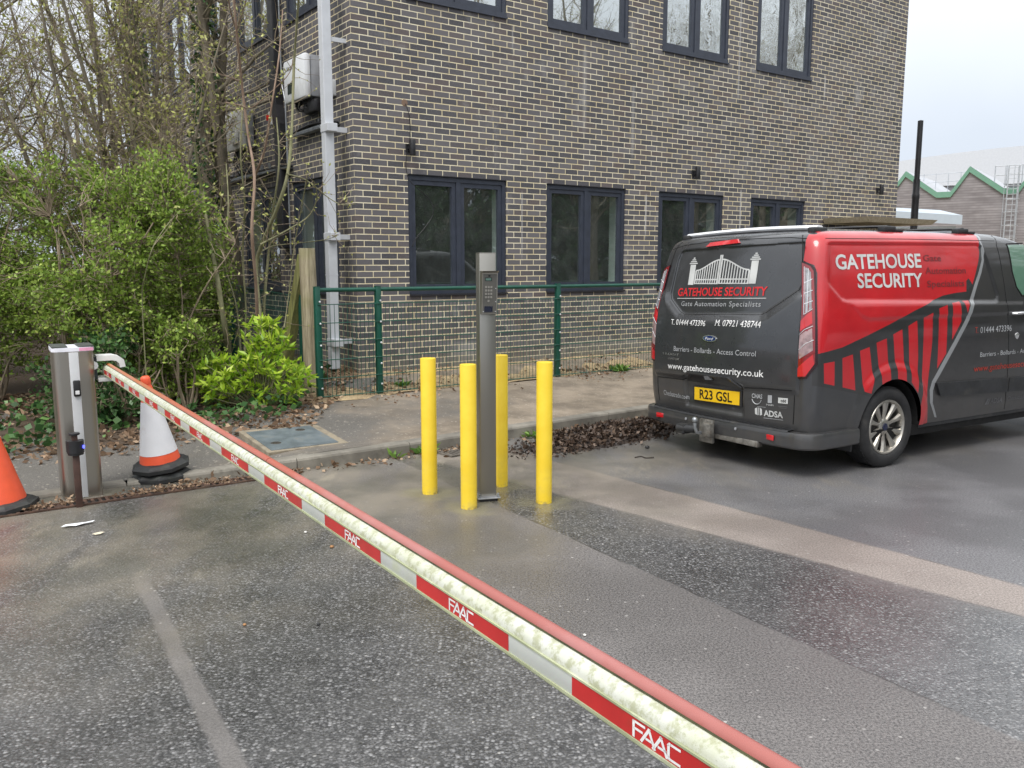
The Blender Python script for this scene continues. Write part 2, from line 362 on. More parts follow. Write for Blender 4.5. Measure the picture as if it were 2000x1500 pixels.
def footway(name):
    b = NB(name); fine = b.noise(130, 3, .7); big = b.noise(.9, 5, .6); X = b.n('ShaderNodeSeparateXYZ'); b.l(b.obj(), X.inputs[0])
    c = b.mix(b.ramp(fine, .3, .72), (.060, .056, .050), (.19, .178, .16))
    k = b.math('ADD', b.math('MULTIPLY', X.outputs['X'], .5), b.math('MULTIPLY', b.math('SUBTRACT', big, .5), 3.2))
    mud = b.ramp(k, -1.2, -.1)
    mc = b.mix(b.ramp(b.noise(1.9, 5, .65), .35, .65), (.18, .145, .105), (.36, .295, .22))
    mc = b.mix(b.ramp(fine, .3, .75, 0, .45), mc, (.085, .07, .055))
    c = b.mix(b.math('MULTIPLY', mud, .85), c, mc)
    c = b.mix(b.ramp(b.noise(2.3, 5, .7), .6, .74, 0, .5), c, (.075, .06, .045))
    sp = b.vor(70, out='Color'); q = b.n('ShaderNodeSeparateXYZ'); b.l(sp, q.inputs[0])
    c = b.mix(b.ramp(q.outputs['X'], .975, .985, 0, .6), c, (.42, .38, .32))
    b.set(col=c, rough=b.ramp(b.noise(1.3, 3), .3, .7, .5, .8), normal=b.bump(b.math('ADD', fine, b.math('MULTIPLY', b.noise(20, 4), .3)), .4, .005)); return b.m
def soil_mat(name):
    b = NB(name); n1 = b.noise(7, 6, .7); n2 = b.noise(60, 3, .7)
    c = b.mix(b.ramp(n1, .32, .68), (.17, .115, .065), (.46, .35, .195)); c = b.mix(b.ramp(n2, .35, .75, 0, .7), c, (.62, .49, .29))
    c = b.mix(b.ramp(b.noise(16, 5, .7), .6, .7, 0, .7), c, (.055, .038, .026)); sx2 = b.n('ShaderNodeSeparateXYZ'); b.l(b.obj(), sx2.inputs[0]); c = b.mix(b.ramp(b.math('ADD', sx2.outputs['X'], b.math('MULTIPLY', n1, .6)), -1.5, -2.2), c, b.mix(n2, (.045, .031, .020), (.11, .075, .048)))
    b.set(col=c, rough=.9, normal=b.bump(b.math('ADD', n1, n2), .8, .02)); return b.m
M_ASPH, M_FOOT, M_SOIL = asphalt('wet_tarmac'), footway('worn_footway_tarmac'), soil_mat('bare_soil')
# ---- road, one sheet to the horizon
g = MB(); g.add([(-300, -300, 0), (300, -300, 0), (300, 300, 0), (-300, 300, 0)], [(0, 1, 2, 3)])
tag(g.build('road', M_ASPH), 'damp patched grey tarmac road', kind='structure')
# ---- footway and verge behind the kerb: sheet with relief
def ribbon(name, m, d0, d1, nd_, xs, lift=0., rag=0., zf=None):
    v = []; f = []; pts = []
    P = [Vector((a, b_)) for a, b_ in KERB]; acc = [0]
    for a, b_ in zip(P, P[1:]): acc.append(acc[-1]+(b_-a).length)
    def ev(x):
        i = max(0, min(len(P)-2, next((k for k in range(len(P)-1) if x <= P[k+1].x), len(P)-2)))
        a, b_ = P[i], P[i+1]; t = (x-a.x)/(b_.x-a.x); return a+(b_-a)*t
    for x in xs:
        p = ev(x); q = ev(x+.35)-ev(x-.35); nrm = Vector((-q.y, q.x)).normalized()
        e0 = d0-(.72*(1-ss(-2.9, -1.9, x)) if rag else 0)
        for k in range(nd_+1):
            dd = e0+(d1-e0)*(k/nd_)**1.6
            if k == 0 and rag: dd += rag*(math.sin(x*3.1)+.6*math.sin(x*7.7+1)+.4*math.sin(x*17))
            y = p+nrm*dd; v.append((y.x, y.y, path_z(y.x, y.y)+lift+(zf(y.x, y.y) if zf else 0)))
    n = nd_+1
    for i in range(len(xs)-1):
        for k in range(nd_): f.append((i*n+k, (i+1)*n+k, (i+1)*n+k+1, i*n+k+1))
    h = MB(); h.add(v, f); return h.build(name, m, smooth=180)
XS = [-30, -20, -14, -10, -8, -7]+[-6.5+.25*i for i in range(70)]+[11.5, 13, 16, 20, 30, 45]
tag(ribbon('footpath', M_FOOT, .10, 2.75, 12, XS), 'muddy tarmac footpath behind the kerb', kind='structure')
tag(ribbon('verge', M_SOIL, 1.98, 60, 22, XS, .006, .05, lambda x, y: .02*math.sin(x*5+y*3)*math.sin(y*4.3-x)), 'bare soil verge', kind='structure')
# ---- kerb stones in one run, with open joints
M_KERB = mat('weathered_kerb_concrete', (.20, .185, .155), .85, var=.3, vscale=3, bump=.5, bscale=90, dirt=(.07, .065, .05), dscale=5)
k = MB(); P = [Vector((a, b_, 0)) for a, b_ in KERB]; segs = []
pos = Vector((-6.4, 3.74, 0)); step = .915
tot = []
for a, b_ in zip(P[1:-2], P[2:-1]):
    L = (b_-a).length; n = max(1, round(L/step))
    for i in range(n): tot.append((a+(b_-a)*(i/n), a+(b_-a)*((i+1)/n)))
for a, b_ in tot:
    t = (b_-a).normalized(); nr = Vector((-t.y, t.x, 0)); a2, b2 = a+t*.004, b_-t*.004
    za, zb = kerb_h(a.x), kerb_h(b_.x)
    pr = lambda p, z: [p-UP*.05, p+UP*(z-.022), p+nr*.008+UP*(z-.006), p+nr*.022+UP*z, p+nr*.125+UP*(z+.002), p+nr*.125-UP*.05]
    A, B = pr(a2, za), pr(b2, zb); k.add(A+B, [(i, (i+1) % 6, 6+(i+1) % 6, 6+i) for i in range(6)]+[(5, 4, 3, 2, 1, 0), (6, 7, 8, 9, 10, 11)])
tag(k.build('kerb', M_KERB), 'weathered concrete kerb', kind='structure')
# ------------------------------------------------------------------ building
def brick_mat(name):
    b = NB(name); uv = b.uv()
    wv = b.n('ShaderNodeVectorMath', operation='MULTIPLY_ADD'); b.l(b.noise(22, 3, .6, out='Color'), wv.inputs[0]); wv.inputs[1].default_value = (.0035, .0035, 0)
    b.l(uv, wv.inputs[2])
    def bt(c1, c2, m):
        n = b.n('ShaderNodeTexBrick'); n.offset = .5; n.inputs['Scale'].default_value = 1; n.inputs['Brick Width'].default_value = .225; n.inputs['Row Height'].default_value = .075
        n.inputs['Mortar Size'].default_value = .0064; n.inputs['Mortar Smooth'].default_value = .25; n.inputs['Bias'].default_value = 0
        for k, v in (('Color1', c1), ('Color2', c2), ('Mortar', m)): n.inputs[k].default_value = (*v, 1)
        b.l(wv.outputs[0], n.inputs['Vector']); return n
    a = bt((0, 0, 0), (1, 1, 1), (0, 0, 0)); mask = a.outputs['Fac']; rnd = b.n('ShaderNodeSeparateXYZ'); b.l(a.outputs['Color'], rnd.inputs[0]); r = rnd.outputs['X']
    fc = b.noise(55, 4, .7, uv); patch = b.noise(.9, 4, .6, uv)
    cb = b.mix(b.ramp(r, .1, .9), (.058, .057, .066), (.140, .131, .138))
    cb = b.mix(b.math('MULTIPLY', b.ramp(b.math('FRACT', b.math('MULTIPLY', r, 7.31)), .70, .95), .85), cb, (.112, .086, .082))
    cb = b.mix(b.ramp(fc, .35, .75, 0, .5), cb, (.155, .148, .150)); cb = b.mix(b.ramp(patch, .45, .7, 0, .35), cb, (.125, .118, .122))
    cm = b.mix(b.ramp(b.noise(3.1, 4, .6, uv), .35, .65), (.66, .565, .345), (.78, .715, .53)); cm = b.mix(b.ramp(fc, .5, .8, 0, .35), cm, (.42, .36, .24))
    c = b.mix(mask, cb, cm)
    # lime bloom: broad soft clouds and a few runs below leaking sills
    sp = b.n('ShaderNodeSeparateXYZ'); b.l(uv, sp.inputs[0]); U, V = sp.outputs['X'], sp.outputs['Y']
    bl = b.ramp(b.noise(1.6, 6, .72, b.map((1, .8, 1), vec=uv)), .56, .76, 0, .5)
    c = b.mix(bl, c, (.40, .395, .385))
    for u0, v0, v1, wd, st in ((9.24, 4.55, 5.1, .03, .6), (7.06, 2.0, 3.0, .025, .7), (4.86, 2.05, 2.82, .022, .75), (2.5, 1.7, 2.75, .018, .45), (2.34, 4.4, 4.9, .02, .3), (9.35, 3.0, 3.3, .08, .3), (4.55, 3.2, 4.4, .05, .25), (6.9, 4.3, 7, .03, .45), (3.6, 3.5, 4.8, .06, .22), (1.6, .35, .75, .5, .3), (4.6, .35, .62, 1.5, .3)):
        du = b.ramp(b.math('ABSOLUTE', b.math('ADD', b.math('SUBTRACT', U, u0), b.math('MULTIPLY', b.math('SUBTRACT', fc, .5), wd*1.4))), wd, 0)
        dv = b.math('MULTIPLY', b.ramp(V, v0, v0+.3), b.ramp(V, v1, v1-.08))
        c = b.mix(b.math('MULTIPLY', b.math('MULTIPLY', du, dv), st), c, (.62, .61, .58))
    lo = b.math('MULTIPLY', b.ramp(V, .75, .35), b.ramp(patch, .3, .6)); c = b.mix(b.math('MULTIPLY', lo, .5), c, (.30, .27, .20))
    h = b.math('SUBTRACT', b.math('MULTIPLY', fc, .35), b.math('MULTIPLY', mask, .8))
    b.set(col=c, rough=b.mix(mask, (.62,)*3, (.9,)*3) if False else .78, normal=b.bump(h, .6, .006)); return b.m
M_BRICK = brick_mat('blue_grey_brickwork')
M_FRAME = mat('anthracite_window_metal', (.036, .043, .062), .42, var=.12, vscale=9, fine=.03, spec=.5)
M_PLAST = mat('pale_plaster_reveal', (.66, .76, .71), .8, var=.06)
M_ROOM = mat('dim_interior', (.19, .215, .20), .9)
M_DARKMET = mat('dark_sill_metal', (.018, .018, .022), .5)
def glass(name, tint, refl, rip=0.):
    b = NB(name); b.t.nodes.remove(b.b)
    tr = b.n('ShaderNodeBsdfTransparent'); tr.inputs[0].default_value = (*tint, 1); gl = b.n('ShaderNodeBsdfGlossy'); gl.inputs['Roughness'].default_value = .012; gl.inputs[0].default_value = (.93, .97, .97, 1)
    if rip: b.l(b.bump(b.noise(5.5, 3, .5, dist=.6), rip, .012), gl.inputs['Normal'])
    fr = b.n('ShaderNodeLayerWeight'); fr.inputs[0].default_value = .5
    m = b.n('ShaderNodeMixShader'); b.l(b.math('MULTIPLY_ADD', fr.outputs['Facing'], .55, refl, True), m.inputs[0]); b.l(tr.outputs[0], m.inputs[1]); b.l(gl.outputs[0], m.inputs[2])
    df = b.n('ShaderNodeBsdfDiffuse'); df.inputs[0].default_value = (.50, .56, .53, 1); m2 = b.n('ShaderNodeMixShader')      # dust film with smears, put in to lift the dark panes
    b.l(b.math('ADD', b.ramp(b.noise(2.6, 5, .65, dist=1.2), .35, .75, .035, .085), b.ramp(b.noise(9, 5, .7, b.map((1, 1, .4)), dist=.8), .60, .75, 0, .05)), m2.inputs[0]); b.l(m.outputs[0], m2.inputs[1]); b.l(df.outputs[0], m2.inputs[2]); b.l(m2.outputs[0], b.out.inputs[0])
    return b.m
M_GLASS = glass('float_glass', (.90, .95, .93), .11); M_GLASSU = glass('reflective_glass', (.55, .6, .6), .46); M_GLASSR = glass('rippled_reflective_glass', (.45, .5, .5), .48, .22)
bld = thing('brick_building', 'blue grey brick building with dark framed windows behind the green mesh fence', 'building', FO, TH)
LEN, TOP, DEP = 11.8, 7.0, 11.5
# local frame of the building: x along facade, -y out towards the road, z up
winsF = [(a, b_, .0) for a, b_ in ((.728, 2.243), (2.925, 4.435), (5.129, 6.631), (7.323, 8.821))]
winsL = [(.50, 2.01), (2.54, 4.05), (4.58, 6.09), (6.62, 8.13), (8.66, 10.17)]
ZB, ZH, UB, UH = 1.285, 2.785, 4.885, 6.385
def wall_with_holes(name, length, holes, to3, inn, flip):
    """outer brick skin with reveals; to3(s,z,depth) gives local 3D, depth into the building"""
    ss_ = sorted({0, length}|{q for h in holes for q in h[:2]}); zz = sorted({-.3, TOP}|{q for h in holes for q in h[2:]})
    v = []; f = []; uv = []
    def quad(p, u):
        o = len(v); v.extend(p); f.append((o, o+1, o+2, o+3)); uv.extend(u)
    for a, b_ in zip(ss_, ss_[1:]):
        for c, d in zip(zz, zz[1:]):
            if any(h[0] <= a and b_ <= h[1] and h[2] <= c and d <= h[3] for h in holes): continue
            quad([to3(a, c, 0), to3(b_, c, 0), to3(b_, d, 0), to3(a, d, 0)], [(a, c), (b_, c), (b_, d), (a, d)])
    for a, b_, c, d in holes:
        D = .10
        for (p, q) in (((a, c), (a, d)), ((b_, d), (b_, c)), ((a, d), (b_, d)), ((b_, c), (a, c))):
            if p[0] == q[0]: u = [(p[0], p[1]), (q[0], q[1]), (q[0]+D, q[1]), (p[0]+D, p[1])]
            else: u = [(p[0], p[1]), (q[0], q[1]), (q[0], q[1]+D), (p[0], p[1]+D)]
            quad([to3(*p, 0), to3(*q, 0), to3(*q, D), to3(*p, D)], u)
    me = bpy.data.meshes.new(name); me.from_pydata(v, [], f); l = me.uv_layers.new(name='UVMap')
    for i, q in enumerate(uv): l.data[i].uv = (q[0], q[1]+.0650)
    o = bpy.data.objects.new(name, me); COL.objects.link(o); me.materials.append(M_BRICK); o.parent = bld
    bm = bmesh.new(); bm.from_mesh(me); bmesh.ops.remove_doubles(bm, verts=bm.verts[:], dist=1e-5); bmesh.ops.recalc_face_normals(bm, faces=bm.faces[:]); bm.to_mesh(me); bm.free()
    return o
hF = [(a, b_, z0, z1) for a, b_, _ in winsF for z0, z1 in ((ZB, ZH), (UB, UH))]
hL = [(a, b_, z0, z1) for a, b_ in winsL for z0, z1 in ((ZB, ZH), (UB, UH))]
F3 = lambda s, z, d: (s, d, z)
L3 = lambda q, z, d: (d, q, z)
wall_with_holes('brick_wall', LEN, hF, F3, 1, False)
wall_with_holes('brick_wall', DEP, hL, L3, 1, True)
g = MB()                                                     # far sides, parapet cap
g.add([(LEN, 0, -.3), (LEN, DEP, -.3), (LEN, DEP, TOP), (LEN, 0, TOP), (0, DEP, -.3), (0, DEP, TOP)], [(0, 1, 2, 3), (1, 4, 5, 2)])
g.build('rear_wall', mat('plain_brown_brick', (.10, .092, .09), .85), bld)
g = MB(); g.box((LEN/2, DEP/2, TOP+.06), (LEN+.1, DEP+.1, .12), bev=.01); g.build('roof', M_DARKMET, bld)
# rooms behind the glass: dark, with pale inner reveals beside each opening
g = MB(); I = .36
hs = lambda hh, L, to3: None
def inner(holes, length, to3, lo=.36):
    ss_ = sorted({lo, length-lo}|{q for h in holes for q in h[:2]}); zz = sorted({.2, TOP-.1}|{q for h in holes for q in h[2:]})
    for a, b_ in zip(ss_, ss_[1:]):
        for c, d in zip(zz, zz[1:]):
            if any(h[0] <= a and b_ <= h[1] and h[2] <= c and d <= h[3] for h in holes): continue
            g.add([to3(a, c, I), to3(b_, c, I), to3(b_, d, I), to3(a, d, I)], [(0, 1, 2, 3)])
inner(hF, LEN, F3); inner(hL, DEP, L3)
for z in (.2, 3.3, 3.7, 6.9): g.add([(I, I, z), (LEN-.05, I, z), (LEN-.05, DEP-.05, z), (I, DEP-.05, z)], [(0, 1, 2, 3)])
g.add([(3.6, 3.6, .2), (LEN-.05, 3.6, .2), (LEN-.05, 3.6, 6.9), (3.6, 3.6, 6.9), (3.6, DEP-.05, .2), (3.6, DEP-.05, 6.9)], [(0, 1, 2, 3), (0, 4, 5, 3)])
g.build('interior', M_ROOM, bld)
def window(a, b_, z0, z1, to3, d0, gm, upper):
    """frame, two casements, panes, sill; local 2D (s,z) with depth"""
    def bar(mb, s0, s1, y0, y1, da, db):
        p = [to3(s, z, d) for d in (da, db) for s, z in ((s0, y0), (s1, y0), (s1, y1), (s0, y1))]
        mb.add(p, [(0, 1, 2, 3), (7, 6, 5, 4), (0, 4, 5, 1), (1, 5, 6, 2), (2, 6, 7, 3), (3, 7, 4, 0)])
    def ring(mb, s0, s1, y0, y1, w_, da, db):
        bar(mb, s0, s0+w_, y0, y1, da, db); bar(mb, s1-w_, s1, y0, y1, da, db); bar(mb, s0+w_, s1-w_, y0, y0+w_, da, db); bar(mb, s0+w_, s1-w_, y1-w_, y1, da, db)
    e = .003; f = MB(); ring(f, a+e, b_-e, z0+e, z1-e, .058, d0, d0+.07); m = (a+b_)/2; bar(f, m-.034, m+.034, z0+.06, z1-.06, d0+.002, d0+.068)
    fr = f.build('window', M_FRAME, bld)
    for s0, s1 in ((a+.060, m-.036), (m+.036, b_-.060)):
        c = MB(); ring(c, s0, s1, z0+.066, z1-.060, .060, d0+.014, d0+.062); c.build('casement', M_FRAME, fr)
        p = MB(); p.add([to3(s, z, d0+.045) for s, z in ((s0+.055, z0+.12), (s1-.055, z0+.12), (s1-.055, z1-.115), (s0+.055, z1-.115))], [(0, 1, 2, 3)]); p.build('pane', gm, fr)
    s_ = MB(); bar(s_, a+.002, b_-.002, z0-.020, z0+.001, -.030, d0+.02); 
    if not upper: hf = MB(); bar(hf, a+.01, b_-.01, z1-.002, z1+.008, -.004, d0); hf.build('head_flashing', M_DARKMET, fr)
    if upper: ap = MB(); bar(ap, a+.004, b_-.004, z0+.002, z0+.055, d0-.016, d0-.002); ap.build('apron', M_FRAME, fr)
    s_.build('sill', M_FRAME if upper else M_DARKMET, fr)
    r = MB()
    for (s0, y0), (s1, y1) in (((a, z0), (a, z1)), ((b_, z1), (b_, z0)), ((a, z1), (b_, z1)), ((b_, z0), (a, z0))):
        r.add([to3(s0, y0, .10), to3(s1, y1, .10), to3(s1, y1, I), to3(s0, y0, I)], [(0, 1, 2, 3)])
    r.build('inner_reveal', M_PLAST, fr); return fr
for i, (a, b_, _) in enumerate(winsF):
    window(a, b_, ZB, ZH, F3, .022, M_GLASS, False); window(a, b_, UB, UH, F3, .012, M_GLASSR if i >= 2 else M_GLASSU, True)
for a, b_ in winsL:
    window(a, b_, ZB, ZH, L3, .022, M_GLASS, False); window(a, b_, UB, UH, L3, .012, M_GLASSU, True)
# ------------------------------------------------------------------ fixings on the walls (built in the building's own frame)
def at_bld(name, label, cat, s, d, z, group=None, rz=0.):
    p = FP(s, d, z); return thing(name, label, cat, p, TH+rz, group)
M_BLACK = mat('black_plastic', (.012, .012, .014), .45, var=.2); M_WHITE = mat('white_powder_coat', (.74, .76, .78), .4, var=.04, dirt=(.5, .5, .47), dscale=2)
M_GREYP = mat('grey_plastic', (.30, .31, .33), .5); M_PVC = mat('pale_grey_pvc', (.56, .58, .61), .45, var=.05, dirt=(.40, .41, .40), dscale=1.5)
lab = ['black up and down wall lamp above the leftmost ground floor window', 'black up and down wall lamp above the third ground floor window', 'black up and down wall lamp near the far right end of the brick wall']
for i, (s, z) in enumerate(((.735, 3.10), (5.88, 3.105), (11.08, 3.10))):
    t = at_bld('wall_lamp', lab[i], 'wall lamp', s, 0, z, 'wall lamps on the brick facade')
    g = MB(); g.box((0, -.012, 0), (.07, .02, .10), bev=.004); g.box((0, -.04, 0), (.03, .05, .03)); g.build('wall_bracket', M_BLACK, t)
    g = MB(); g.lathe([(.0, -.095), (.038, -.095), (.040, -.09), (.040, .09), (.038, .095), (.030, .095), (.030, .085), (0, .085)], 16, Matrix.Translation((0.02, -.085, 0))); g.build('lamp_body', M_BLACK, t, 40)
# loose cable down the facade
t = at_bld('loose_cable', 'thin loose black cable hanging from a hole in the brickwork past a wall lamp', 'cable', .70, 0, 3.64)
g = MB(); pts = [(.0, .02, .0), (.015, -.015, -.03), (.055, -.02, -.18), (.06, -.015, -.42), (.01, -.02, -.62), (-.005, -.02, -.78), (.03, -.025, -.92), (.14, -.03, -1.02), (.30, -.035, -1.14), (.36, -.04, -1.24), (.35, -.04, -1.36), (.25, -.035, -1.5), (.12, -.03, -1.64), (.06, -.025, -1.75)]
def smooth(pts, n=6):
    P = [Vector(p) for p in pts]; P = [P[0]]+P+[P[-1]]; o = []
    for i in range(1, len(P)-2):
        for k in range(n):
            u = k/n; a, b_, c, d = P[i-1:i+3]
            o.append(.5*((2*b_)+(c-a)*u+(2*a-5*b_+4*c-d)*u*u+(3*b_-a-3*c+d)*u**3))
    return o+[P[-2]]
g.tube(smooth(pts), .0045, 6); g.build('cable', M_BLACK, t, 180)
g = MB(); g.lathe([(.0, .004), (.035, .003), (.045, 0)], 10, Matrix.Rotation(R_(90), 4, 'X')); g.build('wall_hole', mat('broken_brick', (.20, .13, .09), .9), t)
# left face items: local x = out of the left face is -x; q along +y
def at_left(name, label, cat, q, z, d=0., group=None):
    p = FO-NX*q-EX*d+UP*z; return thing(name, label, cat, p, TH-R_(90), group)   # local -y points out of the wall, +x towards the corner
gz = path_z(*(FO-NX*.2-EX*.25).xy)
t = at_left('downpipe', 'tall pale grey square downpipe near the corner of the brick building', 'downpipe', .17, .34, .25)
g = MB(); g.box((0, 0, 3.4), (.115, .115, 6.7), bev=.008); g.build('pipe', M_PVC, t)
for z in (1.2, 2.885, 4.6): g = MB(); g.box((0, 0, z), (.119, .119, .012)); g.build('joint_collar', M_PVC, t)
for z in (.38, 1.66, 2.93):
    g = MB(); g.box((.045, -.002, z), (.215, .126, .095), bev=.006); g.box((-.02, .155, z), (.05, .19, .06)); g.build('pipe_bracket', M_PVC, t)
g = MB(); g.box((.03, .155, 3.95), (.03, .19, .05)); g.build('pipe_clip', M_PVC, t)
def cable_bundle(par, pts_list, r, m, name='cable'):
    for pts in pts_list:
        g = MB(); g.tube(smooth(pts, 5), r, 6); g.build(name, m, par, 180)
# inverter 1
t = at_left('solar_inverter', 'white boxy solar inverter high on the side wall beside the downpipe', 'solar inverter', 1.08, 3.73, .09)
g = MB(); g.box((0, -.03, .26), (.66, .16, .50), bev=.02); g.build('heat_sink', M_GREYP, t, 40)
g = MB(); g.box((0, -.155, .255), (.70, .095, .53), bev=.035); g.build('front_cover', M_WHITE, t, 40)
g = MB(); g.box((-.11, -.2045, .155), (.17, .004, .13)); g.build('display_screen', mat('dark_display', (.03, .04, .04), .2), t)
v, f = fit_text('SOLAX', -.22, .0, .055, bold=.01); g = MB(); g.add([(a, -.2055, .375+c) for a, c in v], f); g.build('lettering', mat('grey_print', (.30, .30, .32), .5), t)
for k_ in range(7): g = MB(); g.lathe([(0, 0), (.018, 0), (.018, -.05), (.012, -.055), (0, -.055)], 8, Matrix.Translation((-.25+k_*.085, -.07, .01))); g.build('cable_gland', M_BLACK, t, 40)
lst = [[(-.2+.07*k_, -.07, -.02), (-.18+.07*k_, -.08-.02*(k_ % 3), -.09-.02*(k_ % 2)), (.02+.05*k_, -.06, -.14), (.14+.03*k_, -.03, -.20)] for k_ in range(6)]
cable_bundle(t, lst, .011, M_BLACK); cable_bundle(t, [[(-.26, -.07, -.02), (-.22, -.09, -.10), (-.18, -.08, -.14), (-.14, -.09, -.10), (-.08, -.1, .0)]], .008, mat('pale_cable', (.45, .40, .30), .6))
g = MB(); g.box((.22, -.05, -.10), (.36, .10, .16), bev=.03); g.build('junction_box', M_BLACK, t, 40)
M_RED = mat('red_rotary_switch', (.55, .03, .015), .4); M_YEL = mat('yellow_label', (.72, .50, .06), .5)
def isolator(lbl, q, z):
    t = at_left('isolator_switch', lbl, 'isolator switch', q, z, 0, 'rotary isolators on the side wall')
    g = MB(); g.box((0, -.055, .09), (.13, .11, .19), bev=.01); g.build('switch_box', M_WHITE, t, 40)
    g = MB(); g.box((0, -.112, .09), (.09, .006, .10)); g.build('switch_plate', M_YEL, t)
    g = MB(); g.lathe([(.035, 0), (.035, .025), (.025, .03), (0, .03)], 14, Matrix.Translation((0, -.115, .09)) @ Matrix.Rotation(R_(90), 4, 'X')); g.box((0, -.15, .09), (.02, .02, .075), bev=.004); g.build('rotary_knob', M_RED, t, 40)
    return t
isolator('white isolator box with red rotary knob half hidden behind the downpipe', .50, 3.72)
isolator('white isolator box with red rotary knob left of the black duct', 2.46, 3.62)
# trays
M_GALV = mat('galvanised_steel', (.34, .36, .38), .4, metal=.8, var=.2)
def tray(lbl, q0, q1, z, seed):
    r = random.Random(seed); L = q1-q0
    t = at_left('cable_tray', lbl, 'cable tray', q1, z, 0)
    g = MB(); g.box((L/2, -.06, 0), (L, .10, .006)); g.box((L/2, -.108, .02), (L, .004, .04)); g.box((L/2, -.012, .02), (L, .004, .04))
    for k_ in range(int(L/.09)): g.box((.05+k_*.09, -.112, .02), (.04, .004, .014))
    g.build('tray', M_GALV, t)
    cable_bundle(t, [[(-.02, -.03-.014*k_, .02+.012*(k_ % 3)), (L*.3, -.03-.013*k_+r.uniform(-.01, .01), .03+r.uniform(0, .05)), (L*.6, -.04-.012*k_, .03+r.uniform(0, .06)), (L, -.03-.013*k_, .03)] for k_ in range(7)], .012, M_BLACK)
    for k_ in range(max(2, int(L/.35))): g = MB(); g.box((.12+k_*.33, -.02, .09), (.04, .03, .12)); g.build('tray_bracket', M_GALV, t)
tray('perforated steel tray of black cables under the inverter by the downpipe', .36, 1.72, 3.36, 3)
tray('long tray of black cables crossing the side wall above the windows', 1.9, 6.2, 2.98, 8)
# second inverter among the branches
t = at_left('solar_inverter', 'grey white solar inverter half hidden by branches left of the black duct', 'solar inverter', 3.72, 3.42, .07, None)
g = MB(); g.box((0, -.02, .26), (.74, .12, .54), bev=.02); g.build('heat_sink', M_GREYP, t, 40)
g = MB(); g.box((0, -.12, .26), (.78, .08, .58), bev=.03); g.build('front_cover', mat('aged_white_plastic', (.60, .60, .57), .5, var=.08), t, 40)
g = MB(); g.box((.14, -.19, .13), (.24, .06, .20), bev=.05); g.build('cover_bulge', mat('aged_white_plastic', (.60, .60, .57)), t, 40); g = MB(); g.box((.05, -.165, .41), (.22, .03, .05), bev=.008); g.build('cover_handle', mat('aged_white_plastic', (.60, .60, .57)), t, 40)
lst = [[(-.2+.09*k_, -.06, -.02), (-.2+.1*k_, -.1, -.2), (-.1+.12*k_, -.06, -.38)] for k_ in range(5)]
cable_bundle(t, lst, .014, M_BLACK)
# vertical black duct with a crank, and grey conduit
t = at_left('cable_duct', 'wide black plastic cable duct running up the side wall between two windows', 'cable duct', 2.30, .4, 0)
g = MB(); M2 = lambda c: c
g.box((0, -.06, 5.1), (.20, .12, 3.3), bev=.01); 
g.prism([(-.10, 3.46), (.10, 3.46), (.20, 3.20), (.0, 3.20)], .12, Matrix.Rotation(R_(90), 4, 'X')); g.box((.10, -.06, 2.35), (.20, .12, 1.71), bev=.01)
g.build('duct', mat('black_duct_plastic', (.02, .02, .023), .4, var=.25), t)
t = at_left('steel_conduit', 'thin grey steel conduit beside the wide black duct', 'conduit', 2.14, .4, 0)
g = MB(); g.tube(smooth([(0, -.04, 6.5), (0, -.04, 5), (0, -.04, 3.9), (.01, -.04, 3.72), (.10, -.04, 3.5), (.115, -.04, 3.3), (.115, -.04, 2.4), (.115, -.04, 1.4)], 4), .014, 8); g.build('pipe', M_GALV, t, 60)
for z in (4.2, 5.0, 5.8): g = MB(); g.box((0, -.03, z), (.07, .05, .02)); g.build('saddle_clip', M_GALV, t)
# ------------------------------------------------------------------ green mesh fences
M_GREEN = mat('dark_green_powder_coat', (.006, .070, .046), .38, var=.15, spec=.5, fine=.02); M_BOLT = mat('zinc_bolt', (.65, .67, .68), .4, metal=.3)
def fence_run(lbl, posts, dirx, rail, h_mesh, z0, panels, flip=1, h_post=1.22, seed=1):
    """posts: world points at ground; panels: list of (i, j) between posts"""
    a0 = posts[0]; t = thing('mesh_fence', lbl, 'fence', a0, math.atan2(dirx.y, dirx.x))
    L = [(p-a0).dot(dirx) for p in posts]; zz = [p.z-a0.z for p in posts]
    for x, z in zip(L, zz):
        g = MB(); g.box((x, 0, z+h_post/2-.12), (.060, .060, h_post+.24), bev=.006); g.box((x, 0, z+h_post+.002), (.062, .062, .004)); ps = g.build('post', M_GREEN, t, 40)
        for k_ in range(5):
            g = MB(); g.lathe([(0, .012), (.008, .010), (.012, .004), (.012, 0)], 8, Matrix.Translation((x+.016, -.0365, z+.12+k_*.235)) @ Matrix.Rotation(R_(90), 4, 'X')); g.build('bolt', M_BOLT, ps)
    for i, j in panels:
        xa, xb = L[i]+.03, L[j]-.03
        if rail:
            g = MB(); g.tube([(xa, 0, zz[i]+h_post-.035), (xb, 0, zz[j]+h_post-.035)], .024, 14); g.build('top_rail', M_GREEN, t, 60)
        g = MB(); n = max(2, round((xb-xa)/.05)); lift = lambda x: zz[i]+(zz[j]-zz[i])*(x-xa)/(xb-xa)
        for k_ in range(n+1):
            x = xa+(xb-xa)*k_/n; g.tube([(x, -.034, lift(x)+.005), (x, -.034, lift(x)+h_mesh+.03)], .0036, 4, False)
        k_ = 0.
        while k_ <= h_mesh+.001:
            for dy in (-.0385, -.0295): g.tube([(xa-.035, dy, zz[i]+.03+k_), (xb+.035, dy, zz[j]+.03+k_)], .0046, 4, False)
            k_ += .2
        g.build('mesh_panel', M_GREEN, t)
    return t
def gp(s, d):
    p = FP(s, d, 0); p.z = path_z(p.x, p.y)-.005; return p
